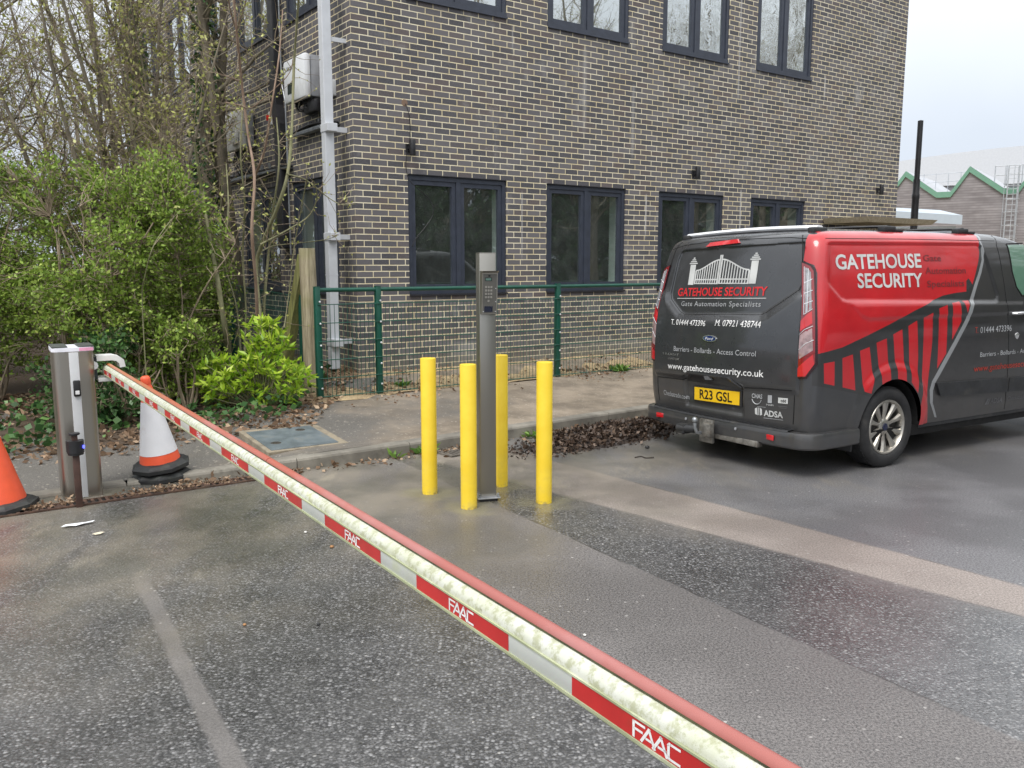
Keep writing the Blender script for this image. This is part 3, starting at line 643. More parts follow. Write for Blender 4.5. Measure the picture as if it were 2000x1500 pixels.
fence_run('green mesh fence with round top rail along the front of the brick building', [gp(s, .933) for s in (-.915, -.195, 2.39, 4.96, 7.53, 9.05)], EX, True, 1.0, .2, [(i, i+1) for i in range(5)])
B0 = Vector((-2.36, 9.52, 0)); B0.z = path_z(B0.x, B0.y)-.02
fence_run('green mesh fence without a rail running back behind the bushes', [Vector((p.x, p.y, path_z(p.x, p.y)-.02)) for p in (B0, B0-NX*2.5, B0-NX*5, B0-NX*7.5)], -NX, False, 1.0, .2, [(0, 1), (1, 2), (2, 3)], h_post=1.06)
# timber post with raking strut
def timber(name, c, c2, green):
    b = NB(name); g1 = b.noise(6, 6, .7, b.map((6, 6, .35))); c_ = b.mix(b.ramp(g1, .35, .66), c, c2)
    c_ = b.mix(b.ramp(b.noise(2.2, 4), .45, .7, 0, green), c_, (.22, .24, .06)); c_ = b.mix(b.ramp(b.noise(30, 3, .6, b.map((7, 7, .12))), .62, .72, 0, .8), c_, (.06, .05, .035))
    b.set(col=c_, rough=.85, normal=b.bump(g1, .5, .01)); return b.m
M_TIMB = timber('weathered_softwood', (.20, .165, .105), (.42, .36, .25), .35); M_TIMBG = timber('algae_green_timber', (.16, .16, .06), (.30, .29, .10), .8)
p0 = Vector((-2.24, 9.36, 0)); p0.z = path_z(p0.x, p0.y)-.05
t = thing('timber_post', 'stout weathered round timber post with raking strut at the end of the mesh fence', 'post', p0)
g = MB(); r_ = [.094, .09, .088, .086, .085]; 
for i in range(1):
    v = []; n = 22
    for k_ in range(9):
        z = 1.66*k_/8
        for a in range(n):
            q = .088*(1+.03*math.sin(3*a*2*math.pi/n+z)+.02*math.sin(7*a*2*math.pi/n+2*z)); v.append((q*math.cos(2*math.pi*a/n)+.006*math.sin(z*2), q*math.sin(2*math.pi*a/n), z-.02))
    g.add(v, [(k_*n+a, k_*n+(a+1) % n, (k_+1)*n+(a+1) % n, (k_+1)*n+a) for k_ in range(8) for a in range(n)]+[tuple(range(8*n, 9*n))])
g.build('round_post', M_TIMB, t, 40)
g = MB(); g.tube([(-.05, .08, 1.56), (-.46, .42, -.02)], .075, 4); g.build('raking_strut', M_TIMBG, t)
# ------------------------------------------------------------------ barrier
def brushed(name, col, rough, sc):
    b = NB(name); n = b.noise(9, 4, .6, b.map(sc)); d = b.noise(2.5, 5, .65)
    c = b.mix(b.ramp(n, .3, .7), tuple(x*.97 for x in col), col); c = b.mix(b.ramp(d, .55, .85, 0, .15), c, (.26, .22, .17))
    b.b.inputs['Anisotropic'].default_value = .5
    b.set(col=c, metal=.95, rough=b.ramp(n, .2, .8, rough, rough+.03)); return b.m
M_STEEL = brushed('brushed_stainless_steel', (.42, .392, .345), .30, (.35, .35, .06)); M_STEELV = brushed('grained_stainless_steel', (.36, .345, .31), .34, (.4, .4, .05))
def boom_white(name):
    b = NB(name); n = b.noise(38, 5, .7, b.map((1, 1, 1))); m = b.noise(7, 5, .65); sx_ = b.n('ShaderNodeSeparateXYZ'); b.l(b.obj(), sx_.inputs[0])
    c = b.mix(b.ramp(m, .35, .7), (.55, .56, .50), (.46, .475, .345))
    c = b.mix(b.ramp(n, .45, .62, 0, .8), c, (.315, .325, .195)); c = b.mix(b.ramp(b.noise(110, 3, .6), .66, .76, 0, .7), c, (.16, .158, .085))
    c = b.mix(b.ramp(b.noise(12, 4, .6, b.map((.15, 1, 1))), .62, .72, 0, .4), c, (.55, .56, .22))
    b.set(col=c, rough=.5, spec=.4, normal=b.bump(n, .05, .002)); return b.m
M_BOOM = boom_white('algae_stained_white_boom'); M_FACE = mat('white_boom_face', (.56, .575, .53), .4, var=.05, dirt=(.55, .58, .36), dscale=5)
M_LIP = mat('greenish_boom_edge', (.36, .385, .23), .5, var=.2, vscale=4, dirt=(.58, .60, .46), dscale=9); M_SEAM = mat('green_black_seam', (.045, .045, .018), .9, var=.4, vscale=30)
def rubber_red(name):
    b = NB(name); sp = b.n('ShaderNodeSeparateXYZ'); b.l(b.obj(), sp.inputs[0]); X = sp.outputs['X']; n = b.noise(5, 5, .65, b.map((.5, 1, 1)))
    c = b.mix(b.ramp(X, .3, 4.0), (.42, .145, .040), (.37, .095, .062)); c = b.mix(b.ramp(X, 4.2, 5.8), c, (.335, .105, .088))
    c = b.mix(b.ramp(n, .4, .68, 0, .45), c, (.42, .22, .215)); c = b.mix(b.ramp(b.noise(60, 3), .68, .78, 0, .5), c, (.28, .10, .07)); b.set(col=c, rough=.42, spec=.5); return b.m
M_RUB = rubber_red('faded_red_rubber'); M_STK = mat('red_reflective_sticker', (.50, .022, .020), .35, var=.12, vscale=8, dirt=(.36, .03, .02), dscale=12); M_STKT = mat('white_sticker_print', (.80, .80, .78), .4)
AZ, EL = R_(32.458), R_(.962); BK = 1.055
A_ = Vector((-2.93, 5.97, 0))*BK; A_.z = 1.67+(.9366-1.67)*BK
cabc = Vector((-3.165, 6.055, 0))
t = thing('road_barrier', 'stainless steel barrier cabinet with long red and white boom reaching across the foreground', 'barrier', cabc, AZ)
# local frame: x to the right of the cabinet, -y the way the boom points
g = MB(); W_, D_ = .262, .28
def rrect(w_, d_, r, n=6):
    o = []
    for cx, cy, a0 in ((w_/2-r, d_/2-r, 0), (-w_/2+r, d_/2-r, 90), (-w_/2+r, -d_/2+r, 180), (w_/2-r, -d_/2+r, 270)):
        o += [(cx+r*math.cos(R_(a0+90*i/n)), cy+r*math.sin(R_(a0+90*i/n))) for i in range(n+1)]
    return o
g.prism(rrect(W_, D_, .045), 1.06); cab = g.build('cabinet', M_STEEL, t, 35)
g = MB(); g.box((0.0, -D_/2-.0015, .53), (.062, .008, 1.05), bev=.003); g.build('front_strip', mat('pale_grey_strip', (.52, .53, .54), .5, var=.06), cab, 40)
g = MB(); g.prism(rrect(W_+.008, D_+.008, .04), .028, Matrix.Translation((0, 0, 1.061))); g.build('cabinet_lid', mat('white_lid_plastic', (.74, .74, .80), .4), cab, 35)
for x in (-.083, .083):
    g = MB(); g.prism([(a+x, b_) for a, b_ in rrect(.098, D_-.006, .02)], .010, Matrix.Translation((0, 0, 1.0885))); g.build('lid_pad', mat('dark_grey_pad', (.055, .062, .055), .7, var=.25), cab, 35)
g = MB(); g.box((.083, -D_/2-.0045, 1.075), (.09, .002, .022)); g.build('pink_reflector_strip', mat('pink_reflector', (.80, .36, .52), .4), cab)
g = MB(); g.box((.006, -D_/2-.014, .80), (.046, .022, .115), bev=.008); kl = g.build('key_switch', M_BLACK, cab, 40)
g = MB(); g.box((.006, -D_/2-.0265, .772), (.026, .003, .026)); g.build('key_label', mat('white_label', (.7, .7, .7), .5), kl)
zb = A_.z+.03
g = MB(); g.box((W_/2+.012, -.02, zb), (.024, .07, .16)); g.build('pivot_plate', mat('dark_zinc_plate', (.05, .06, .06), .35, metal=.7), cab)
g = MB(); g.lathe([(.03, 0), (.03, .03), (.0, .03)], 14, Matrix.Translation((W_/2+.0, -.045, zb+.02)) @ Matrix.Rotation(R_(90), 4, 'X')); g.build('pivot_bolt', M_BOLT, cab, 40)
g = MB()                                                    # white pocket that clasps the boom root
po = [(0, .090), (.11, .090), (.15, .078), (.180, .052), (.188, .0), (.150, -.004), (.146, .026), (.128, .046), (.10, .052), (0, .052)]
g.prism([(a, b_+zb) for a, b_ in po], .13, basis((W_/2+.022, .05, 0), (1, 0, 0), (0, 0, 1), (0, -1, 0)))
g.box((W_/2+.085, -.02, zb-.084), (.125, .15, .028), bev=.003); g.build('boom_pocket', mat('white_pocket', (.66, .66, .64), .45, dirt=(.55, .55, .5), dscale=4), cab, 40)
# boom: x along the boom, y towards the camera side (left of the boom), z up
bm_o = bpy.data.objects.new('boom', None); COL.objects.link(bm_o)
dW = Vector((math.cos(EL)*math.sin(AZ), -math.cos(EL)*math.cos(AZ), math.sin(EL))); cW = Vector((-math.cos(AZ), -math.sin(AZ), 0)); uW = cW.cross(dW); uW = -uW if uW.z < 0 else uW
Mw = basis(A_-cW*.033*BK-uW*.0212*BK, dW, -cW, uW)         # right handed: x=d, y=away from camera side, z=up
Mt = Matrix.Translation(cabc) @ Matrix.Rotation(AZ, 4, 'Z')
T0, T1 = .17, 7.0
def ext(mb, prof, closed=True, t0=T0, t1=T1, n=40):
    prof = [(-y*BK, z*BK) for y, z in prof]; v = []
    for i in range(n+1): v += [(t0+(t1-t0)*i/n, y, z) for y, z in prof]
    m = len(prof); r = m if closed else m-1
    f = [(i*m+k_, i*m+(k_+1) % m, (i+1)*m+(k_+1) % m, (i+1)*m+k_) for i in range(n) for k_ in range(r)]
    if closed: f += [tuple(range(m))[::-1], tuple(range(n*m, n*m+m))]
    mb.add(v, f)
up_arc = [(.0305*math.cos(a)**.8, .0405+.0225*math.sin(a)) for a in [R_(90*i/8) for i in range(9)]]
body = [(.031, .0385)]+[(max(0, y), z) for y, z in up_arc]+[(-.026, .052), (-.031, .02), (-.026, -.006), (0, -.014), (.024, -.008)]
g = MB(); ext(g, body); boom = g.build('boom', M_BOOM, None, 40); bpy.data.objects.remove(bm_o); boom.name = 'boom'
boom.parent = t; boom.matrix_local = Mt.inverted() @ Mw
g = MB(); ext(g, [(.0245, -.0075), (.0325, .0035), (.0325, .0365), (.0305, .0385), (.020, .0385), (.02, -.005)]); g.build('boom_face', M_FACE, boom, 40)
g = MB(); ext(g, [(.0255, -.0085), (.0345, .0005), (.0345, .0055), (.0325, .0058), (.024, -.006)]); ext(g, [(.0318, .0368), (.0345, .0375), (.0345, .0408), (.031, .0412)]); g.build('boom_edge_lip', M_LIP, boom, 40)
g = MB()
c0 = (-.0035, .0615)
for a, b_ in ((T0, 3.958*BK), (3.964*BK, T1)):
    ext(g, [(c0[0]+.0135*math.cos(2*math.pi*i/16), c0[1]+.0135*math.sin(2*math.pi*i/16)) for i in range(16)], True, a, b_, 20)
g.build('rubber_edge', M_RUB, boom, 60)
g = MB(); ext(g, [(.0085, .0605), (.0115, .0628), (.0095, .0650), (.006, .064)]); g.build('seam_line', M_SEAM, boom)  # dark strip along the gap between boom top and rubber edge
fv, ff = fit_text('FAAC', 0, 1, .7, bold=.012, shear=.0)
# wide squared lettering with a cut through the first stroke, drawn stroke by stroke
def strokes(lines, w_):
    v = []; f = []
    for ln in lines:
        for a, b_ in zip(ln, ln[1:]):
            dx, dy = b_[0]-a[0], b_[1]-a[1]; L = math.hypot(dx, dy); ux, uy = dx/L*w_/2, dy/L*w_/2; o = len(v)
            v += [(a[0]-ux+uy, a[1]-uy-ux), (b_[0]+ux+uy, b_[1]+uy-ux), (b_[0]+ux-uy, b_[1]+uy+ux), (a[0]-ux-uy, a[1]-uy+ux)]; f.append((o, o+1, o+2, o+3))
    return v, f
LOGO = [[(.06, .0), (.06, .42)], [(.06, .95), (.78, .95)], [(.06, .95), (.06, .62)], [(.06, .52), (.62, .52)], [(.62, 0), (1.12, .97), (1.5, 0)], [(.98, .30), (1.38, .30)], [(1.42, 0), (1.92, .97), (2.3, 0)], [(1.80, .30), (2.2, .30)], [(3.1, .95), (2.5, .95), (2.42, .85), (2.42, .12), (2.5, .02), (3.1, .02)]]
lv, lf_ = strokes(LOGO, .165)
for i in range(13):
    a = (.247+.5384*i)*BK; b_ = a+.3562*BK; g = MB(); y = -.0330*BK
    if b_ > T1: break
    v = [(a, y, .0062*BK), (b_, y, .0062*BK), (b_, y, .0362*BK), (a, y, .0362*BK)]; g.add(v, [(0, 1, 2, 3)])
    st = g.build('red_sticker', M_STK, boom)
    g = MB(); sc = .0225*BK; g.add([(a+(b_-a)*.53-1.55*sc*1.32+p[0]*sc*1.32, y-.0006, .0098*BK+p[1]*sc) for p in lv], lf_); g.build('lettering', M_STKT, st)
# ------------------------------------------------------------------ photocell post
M_BROWN = mat('brown_painted_steel', (.060, .030, .022), .6, var=.25, vscale=12, bump=.3)
t = thing('sensor_post', 'short brown post with black blue-lit sensor head in front of the barrier cabinet', 'sensor post', (-3.008, 5.715, 0), AZ)
g = MB(); g.box((0, 0, .19), (.042, .042, .40), bev=.004); g.build('post', M_BROWN, t, 40)
g = MB(); g.prism([(.055*math.cos(R_(a)), .055*math.sin(R_(a))) for a in range(180, 361, 12)], .085, Matrix.Translation((0.0, .0, .385))); g.box((0, .012, .43), (.112, .03, .085), bev=.006); hd = g.build('sensor_head', M_BLACK, t, 40)
g = MB(); g.prism([(.05*math.cos(R_(a)), .05*math.sin(R_(a))) for a in range(180, 361, 12)], .012, Matrix.Translation((0, 0, .371))); g.build('head_rim', M_BLACK, hd, 40)
g = MB(); g.lathe([(.0, 0), (.012, 0), (.012, .006), (0, .006)], 10, Matrix.Translation((.046, -.038, .428)) @ Matrix.Rotation(R_(60), 4, 'Z') @ Matrix.Rotation(R_(90), 4, 'X'))
b = NB('blue_status_light'); b.set(col=(.02, .02, .3), emit=(.10, .12, 1.0), emits=1.6); g.build('status_light', b.m, hd)
g = MB(); g.box((0, .01, .485), (.036, .036, .05)); g.build('post_neck', M_BROWN, t); g = MB(); g.lathe([(0, .0), (.034, 0), (.036, .008), (.034, .014), (0, .016)], 14, Matrix.Translation((0, .01, .507))); g.build('post_cap', M_BLACK, t, 40)
# ------------------------------------------------------------------ traffic cones
M_ORG = mat('orange_cone_plastic', (.80, .105, .040), .45, var=.08, dirt=(.62, .09, .04), dscale=5); M_SLV = mat('scuffed_white_sleeve', (.72, .72, .74), .5, var=.05, dirt=(.50, .44, .38), dscale=6); M_RUBB = mat('black_rubber_base', (.016, .017, .018), .6, var=.3, dirt=(.05, .055, .045), dscale=4)
def octo(r, rr=None): return [(r*math.cos(R_(22.5+45*i)), r*math.sin(R_(22.5+45*i))) for i in range(8)]
def cone_base(t, z=0):
    g = MB(); b0, b1 = octo(.222), octo(.205); v = [(*p, z) for p in b0]+[(*p, z+.028) for p in b0]+[(p[0]*.93, p[1]*.93, z+.034) for p in b0]+[(p[0]*.90, p[1]*.90, z+.052) for p in b1]+[(p[0]*.66, p[1]*.66, z+.066) for p in b1]
    f = [tuple(range(8))[::-1], tuple(range(32, 40))]+[(k_*8+i, k_*8+(i+1) % 8, k_*8+8+(i+1) % 8, k_*8+8+i) for k_ in range(4) for i in range(8)]
    g.add(v, f); g.build('rubber_base', M_RUBB, t)
def cone(name, lbl, loc, rz, tilt, sleeve, base=True, H_=.75):
    t = thing(name, lbl, 'traffic cone', loc, rz, 'traffic cones beside the barrier', tilt); cone_base(t)
    r = lambda z: .150-.117*(z-.06)/(.62)
    g = MB(); g.lathe([(.150, .055), (.148, .075), (r(.17), .17), (r(.52), .52), (r(.655), .655), (r(.655)-.004, .662), (r(.655)-.004, .675), (.036, .677), (.037, .715), (.030, .73), (.022, .735), (0, .737)], 32, cap=False); g.build('cone_body', M_ORG, t, 40)
    if sleeve: g = MB(); g.lathe([(r(.128)+.003, .128), (r(.54)+.003, .54)], 32, cap=False); g.build('reflective_sleeve', M_SLV, t, 40)
    return t
cz = path_z(-2.80, 6.70)
cone('traffic_cone', 'orange traffic cone with white sleeve stacked on a spare base beside the barrier', (-2.762, 6.515, .092), R_(20), (R_(4.5), R_(-6)), True)
t = thing('traffic_cone', 'bottom black cone base squashed under the white sleeved cone', 'traffic cone', (-2.755, 6.505, .012), R_(-4), 'traffic cones beside the barrier', (R_(3), R_(-2))); cone_base(t)
g = MB(); g.lathe([(.14, .06), (.125, .12), (.118, .13)], 24, cap=False); g.build('cone_body', M_ORG, t, 40)
cone('traffic_cone', 'plain orange traffic cone leaning at the left edge in front of the drain channel', (-3.50, 5.655, .004), R_(12), (R_(1), R_(-6)), False)
# ------------------------------------------------------------------ bollards
def boll(name):
    b = NB(name); n = b.noise(5, 4); sp = b.n('ShaderNodeSeparateXYZ'); b.l(b.obj(), sp.inputs[0])
    c = b.mix(b.ramp(n, .3, .7), (.80, .56, .030), (.86, .63, .050)); c = b.mix(b.math('MULTIPLY', b.ramp(sp.outputs['Z'], .03, .0), b.ramp(b.noise(30, 4), .4, .6)), c, (.40, .30, .08))
    c = b.mix(b.ramp(b.noise(24, 4, .7), .72, .78, 0, .5), c, (.45, .30, .05)); c = b.mix(b.math('MULTIPLY', b.ramp(b.noise(40, 3, .6, b.map((1, 1, .12))), .68, .74), b.ramp(b.noise(3.3, 3), .5, .62)), c, (.38, .27, .06)); c = b.mix(b.math('MULTIPLY', b.ramp(sp.outputs['Z'], .35, .0), b.ramp(b.noise(9, 5), .42, .7, 0, .45)), c, (.42, .33, .12)); b.set(col=c, rough=b.ramp(b.noise(6, 4), .3, .7, .30, .5), spec=.5); return b.m
M_BOLL = boll('yellow_bollard_paint')
def bollard_mesh(t):
    g = MB(); g.lathe([(.0, -.02), (.0565, -.02), (.0565, .995), (.0550, 1.000), (.0, 1.0035)], 32); g.build('tube', M_BOLL, t, 40)
bl = ['yellow steel bollard in front, nearest the camera and left of the keypad post', 'yellow steel bollard furthest left, between barrier boom and keypad post', 'yellow steel bollard standing behind the keypad post', 'yellow steel bollard furthest right, by the leaf heap']
bp = [(-.298, 5.692, 0), (-.606, 6.07, 0), (-.088, 6.285, 0), (.226, 5.83, 0)]
B1 = thing('bollard', bl[0], 'bollard', bp[0], 0, 'yellow bollards round the keypad post'); bollard_mesh(B1)
for i in (1, 2, 3): dup(B1, bp[i], .7*i, bl[i])
g = MB(); 
# ------------------------------------------------------------------ keypad post
t = thing('keypad_post', 'tall stainless steel intercom keypad post standing among four yellow bollards', 'keypad post', (-.182, 5.915, .02), R_(15))
g = MB(); g.box((0, 0, .868), (.115, .115, 1.715), bev=.004); ps = g.build('post', M_STEELV, t, 40)
g = MB(); g.box((0, 0, 1.7268), (.1154, .1154, .006)); g.build('post_cap', M_STEEL, ps)
g = MB(); g.box((0, 0, .004), (.165, .165, .010), bev=.002); g.box((0, 0, .013), (.150, .150, .006)); bp_ = g.build('base_plate', mat('galvanised_plate', (.42, .43, .44), .45, metal=.75, var=.2), t)
for x in (-.068, .068):
    for y in (-.068, .068):
        g = MB(); g.lathe([(.0075, .008), (.0075, .035), (0, .037)], 8, Matrix.Translation((x, y, 0))); g.lathe([(.013, .009), (.013, .02), (0, .02)], 6, Matrix.Translation((x, y, 0))); g.build('anchor_bolt', M_GALV, bp_)
g = MB(); g.box((0, 0, -.012), (.13, .13, .022)); g.build('packer', M_BLACK, t)
zb_, zt_ = 1.312, 1.605; g = MB()
pr_ = [(-.0575, zb_), (-.100, zb_), (-.128, zt_-.012), (-.158, zt_), (-.0575, zt_)]
wd = .055
g.prism([(-a, b_) for a, b_ in [(-p[0], p[1]) for p in pr_]], 2*wd, basis((-wd, 0, 0), (0, 1, 0), (0, 0, 1), (1, 0, 0)))
kp = g.build('keypad_housing', M_STEEL, t)
M_PANEL = mat('dark_steel_panel', (.16, .155, .14), .4, metal=.6, var=.12)
pv = lambda x, k_, o=.003: Vector((x, -.100-.028*(k_)-o, zb_+(zt_-.012-zb_)*k_))
def panel(name, x0, x1, k0, k1, m, o, par):
    g = MB(); g.add([pv(x0, k0, o), pv(x1, k0, o), pv(x1, k1, o), pv(x0, k1, o)]+[pv(x0, k0, .0), pv(x1, k0, .0), pv(x1, k1, .0), pv(x0, k1, .0)], [(0, 1, 2, 3), (0, 4, 5, 1), (1, 5, 6, 2), (2, 6, 7, 3), (3, 7, 4, 0)]); return g.build(name, m, par)
fp_ = panel('front_panel', -.048, .048, .02, .97, M_PANEL, .002, kp)
panel('display_screen', -.036, .014, .80, .885, mat('lcd_bezel', (.015, .018, .018), .3), .0035, fp_); panel('lcd', -.031, .008, .815, .87, mat('lcd_green', (.11, .19, .16), .25), .0045, fp_)
panel('camera_lens', -.012, .002, .905, .945, M_BLACK, .004, fp_); panel('card_reader', -.036, .022, .05, .19, mat('dark_blue_reader', (.012, .016, .035), .25), .004, fp_)
for r_i in range(4):
    for c_i in range(3): panel('key', -.033+c_i*.0185, -.020+c_i*.0185, .68-r_i*.082-.05, .68-r_i*.082, mat('steel_key', (.42, .40, .36), .35, metal=.7), .006, fp_)
panel('key', -.0145, -.0015, .295, .345, mat('steel_key', (.42, .40, .36), .35, metal=.7), .006, fp_)
for x, k_ in ((-.042, .06), (.042, .06), (.042, .30), (.042, .62)): panel('screw', x-.003, x+.003, k_-.01, k_+.01, M_BOLT, .005, fp_)
# ------------------------------------------------------------------ drainage
M_RUST = mat('rusty_cast_iron', (.075, .040, .026), .8, var=.45, vscale=14, bump=.4, dirt=(.16, .12, .085), dscale=4); M_VOID = mat('void_shade', (.010, .009, .008), .9)  # near-black plates paint in the shade below channel and gully bars
c0v, c1v = Vector((-6.6, 3.30, 0)), Vector((-2.0, 6.50, 0)); dv = (c1v-c0v); Lc = dv.length; ang = math.atan2(dv.y, dv.x)
t = thing('drainage_channel', 'long rusty slotted drainage channel set in the tarmac beneath the barrier', 'drain channel', c0v, ang)
g = MB(); g.box((Lc/2, 0, .002), (Lc, .13, .004)); g.build('channel_shade', M_VOID, t)
g = MB(); g.box((Lc/2, -.060, .008), (Lc, .014, .012)); g.box((Lc/2, .060, .008), (Lc, .014, .012)); g.build('frame', M_RUST, t)
g = MB(); n = int(Lc/.046)
for i in range(n):
    x = (i+.5)*Lc/n; g.box((x, 0, .009), (.020, .106, .010))
for i in range(int(Lc/.5)+1): g.box((i*.5+.2, 0, .0096), (.05, .107, .010))
g.build('slotted_grating', M_RUST, t)
t = thing('gully_grate', 'small cast iron gully grate beside the kerb behind the leftmost bollard', 'gully grate', (-.47, 7.50, 0), R_(41))
g = MB(); g.box((0, 0, .003), (.42, .34, .004)); g.build('grate_shade', M_VOID, t); g = MB()
for i in range(11): 
    q = MB(); x = -.19+i*.038; g.prism([(x-.008, -.15), (x+.008, -.15), (x+.028, .15), (x+.012, .15)], .010, Matrix.Translation((0, 0, .004)))
g.box((0, -.16, .008), (.44, .02, .014)); g.box((0, .16, .008), (.44, .02, .014)); g.box((-.215, 0, .0078), (.02, .34, .014)); g.box((.215, 0, .0078), (.02, .34, .014)); g.box((0, 0, .0086), (.41, .02, .0135)); g.build('grate_bars', mat('silty_iron', (.13, .115, .095), .85, var=.35, vscale=10), t)
mz = path_z(-1.97, 7.44)
t = thing('manhole_cover', 'grey blue steel access cover set in the footpath near the yellow green bush', 'manhole cover', (-1.97, 7.43, mz), R_(34), None, (R_(3.0), 0))
g = MB(); g.box((.02, .03, -.02), (.72, .84, .055), bev=.006); g.build('concrete_surround', mat('sandy_concrete', (.235, .20, .145), .9, var=.3, vscale=8, bump=.4, dirt=(.12, .10, .06), dscale=8), t)
g = MB(); g.box((0, 0, .008), (.60, .70, .012), bev=.003); pl_ = g.build('cover_plate', mat('worn_blue_grey_steel', (.150, .180, .195), .55, metal=.35, var=.22, vscale=5, dirt=(.21, .20, .17), dscale=5), t)
for x, y in ((-.19, -.14), (.16, .22)):
    g = MB(); g.lathe([(.0, .002), (.042, .002), (.048, 0), (.048, -.004)], 14, Matrix.Translation((x, y, .0135))); g.box((x, y, .0165), (.07, .014, .004)); g.box((x, y+.02, .0165), (.05, .008, .004)); g.build('lifting_key', mat('dirty_key_hole', (.05, .045, .035), .8), pl_)
# ------------------------------------------------------------------ litter
def flat(name, lbl, cat, loc, rz, outline, m, h=.004, curl=0., group=None):
    g = MB(); n = len(outline); cx = sum(p[0] for p in outline)/n; cy = sum(p[1] for p in outline)/n
    zz = lambda x, y: h+curl*(x*x+y*y)*60+.003*math.sin(x*60+y*40)
    v = [(x, y, zz(x, y)) for x, y in outline]+[(cx, cy, h*.6)]+[(x, y, zz(x, y)+.0015) for x, y in outline]+[(cx, cy, h*.6+.0015)]
    g.add(v, [(i, (i+1) % n, n) for i in range(n)]+[(n+1+i, 2*n+1, n+1+(i+1) % n) for i in range(n)]+[(i, n+1+i, n+1+(i+1) % n, (i+1) % n) for i in range(n)])
    o = g.build(name, m); o.location = loc; o.rotation_euler = (0, 0, rz); return tag(o, lbl, cat, group)
flat('paper_scrap', 'torn white paper scrap on the tarmac in front of the barrier cabinet', 'litter', (-2.80, 5.28, .002), R_(8), [(-.085, -.05), (-.07, -.015), (-.02, .02), (.035, .04), (.085, .062), (.08, .035), (.04, .0), (.0, -.03), (-.04, -.042)], mat('white_paper', (.74, .76, .78), .7), .010, .0)
flat('fallen_leaf', 'pale cream fallen leaf lying near the white paper scrap', 'leaf', (-2.58, 5.10, .002), R_(20), [(-.035, 0), (-.02, .018), (.01, .02), (.035, .004), (.015, -.016), (-.015, -.014)], mat('pale_leaf', (.62, .56, .42), .7), .004, .05)
def pebble(lbl, x, y, r, m, sq=.7):
    g = MB(); rr = random.Random(int(abs(x*1000))); pf = [(0, -r*sq), (r*.8, -r*sq*.6), (r, 0), (r*.75, r*sq*.65), (0, r*sq)]
    g.lathe(pf, 9); g.v = [(p[0]*(1+rr.uniform(-.15, .15)), p[1]*(1+rr.uniform(-.15, .15)), p[2]) for p in g.v]; o = g.build('pebble', m, None, 60); o.location = (x, y, r*sq*.9); tag(o, lbl, 'pebble', 'loose stones on the tarmac')
M_PB = mat('brown_stone', (.33, .17, .07), .7); M_PW = mat('white_stone', (.62, .60, .56), .7); M_PD = mat('dark_stone', (.02, .02, .02), .6)
def gxy(px, py):
    cp, sp = math.cos(R_(8.049)), math.sin(R_(8.049)); u, v_ = (px-1000)/1654.1, (py-750)/1654.1; d = Vector((u, cp-v_*sp, -sp-v_*cp)); k_ = -1.67/d.z; return d.x*k_, d.y*k_
pebble('round tan pebble on dark tarmac just below the barrier boom', *gxy(648, 1070), .013, M_PB); pebble('small white pebble on tarmac left of the tan pebble by the boom', *gxy(597, 1041), .010, M_PW)
pebble('pale grey pebble on the smooth tarmac strip right of the boom', *gxy(1142, 1242), .008, M_PW); pebble('black stone on tarmac below the leaf heap', *gxy(1264, 876), .022, M_PD); pebble('orange brown pebble on chippings left of the boom', *gxy(478, 1222), .009, M_PB); pebble('dark stone on coarse chippings near bottom left', *gxy(622, 1221), .009, M_PD)
g = MB(); tw = [gxy(1240, 895), gxy(1252, 893), gxy(1262, 896), gxy(1277, 895)]; g.tube(smooth([(a, b_, .008) for a, b_ in tw]), .005, 5); o = g.build('twig', mat('dark_twig', (.03, .022, .016), .8), None, 60); tag(o, 'short dark curved twig on tarmac beneath the leaf heap', 'twig')
# ------------------------------------------------------------------ van
def paint(name, col, metal=.25, rough=.29, dirt=.35, flip=True):
    b = NB(name); n = b.noise(3, 5, .65); sp = b.n('ShaderNodeSeparateXYZ'); b.l(b.obj(), sp.inputs[0])
    grime = b.math('MULTIPLY', b.ramp(sp.outputs['Z'], .95, .25), b.ramp(b.noise(7, 5, .7, b.map((1, 1, .35))), .3, .7, .2, 1.))
    c = b.mix(b.ramp(n, .3, .7), tuple(x*.9 for x in col), tuple(x*1.1 for x in col)); c = b.mix(b.math('MULTIPLY', grime, dirt), c, (.085, .075, .062))
    c = b.mix(b.ramp(b.noise(140, 2), .68, .78, 0, .25), c, (.12, .11, .10))
    b.set(col=c, metal=metal, rough=b.math('ADD', b.ramp(b.noise(5, 4), .3, .7, rough-.05, rough+.07), b.math('MULTIPLY', grime, .2)), coat=.85, coatr=.07, spec=.45); return b.m
M_VAN = paint('gunmetal_van_paint', (.042, .044, .048)); M_VRED = paint('red_van_wrap', (.44, .008, .014), 0, .38, .25); M_VBLK = paint('dark_van_wrap', (.021, .021, .022), 0, .42, .3); M_VSIL = paint('silver_wrap_stripe', (.28, .29, .30), .3, .4, .3)
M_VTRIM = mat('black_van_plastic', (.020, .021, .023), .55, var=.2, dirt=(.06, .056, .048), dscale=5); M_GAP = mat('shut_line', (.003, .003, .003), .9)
M_SILV = mat('silver_vinyl_print', (.50, .51, .50), .45); M_GREYT = mat('grey_vinyl_print', (.36, .37, .38), .5); M_REDT = mat('red_vinyl_print', (.52, .02, .025), .45); M_WHT = mat('white_vinyl_print', (.74, .74, .73), .45); M_FAINT = mat('faded_dark_red_print', (.15, .018, .02), .5); M_REDD = mat('dull_red_print', (.36, .035, .02), .5); M_DIMT = mat('dim_grey_print', (.10, .10, .105), .5)
VANO = (1.7369, 7.1704, -.0166)
van = thing('panel_van', 'dark grey panel van with red gate artwork and silver lettering parked by the kerb', 'van', VANO, R_(30.535), None, (R_(-1.0), 0))
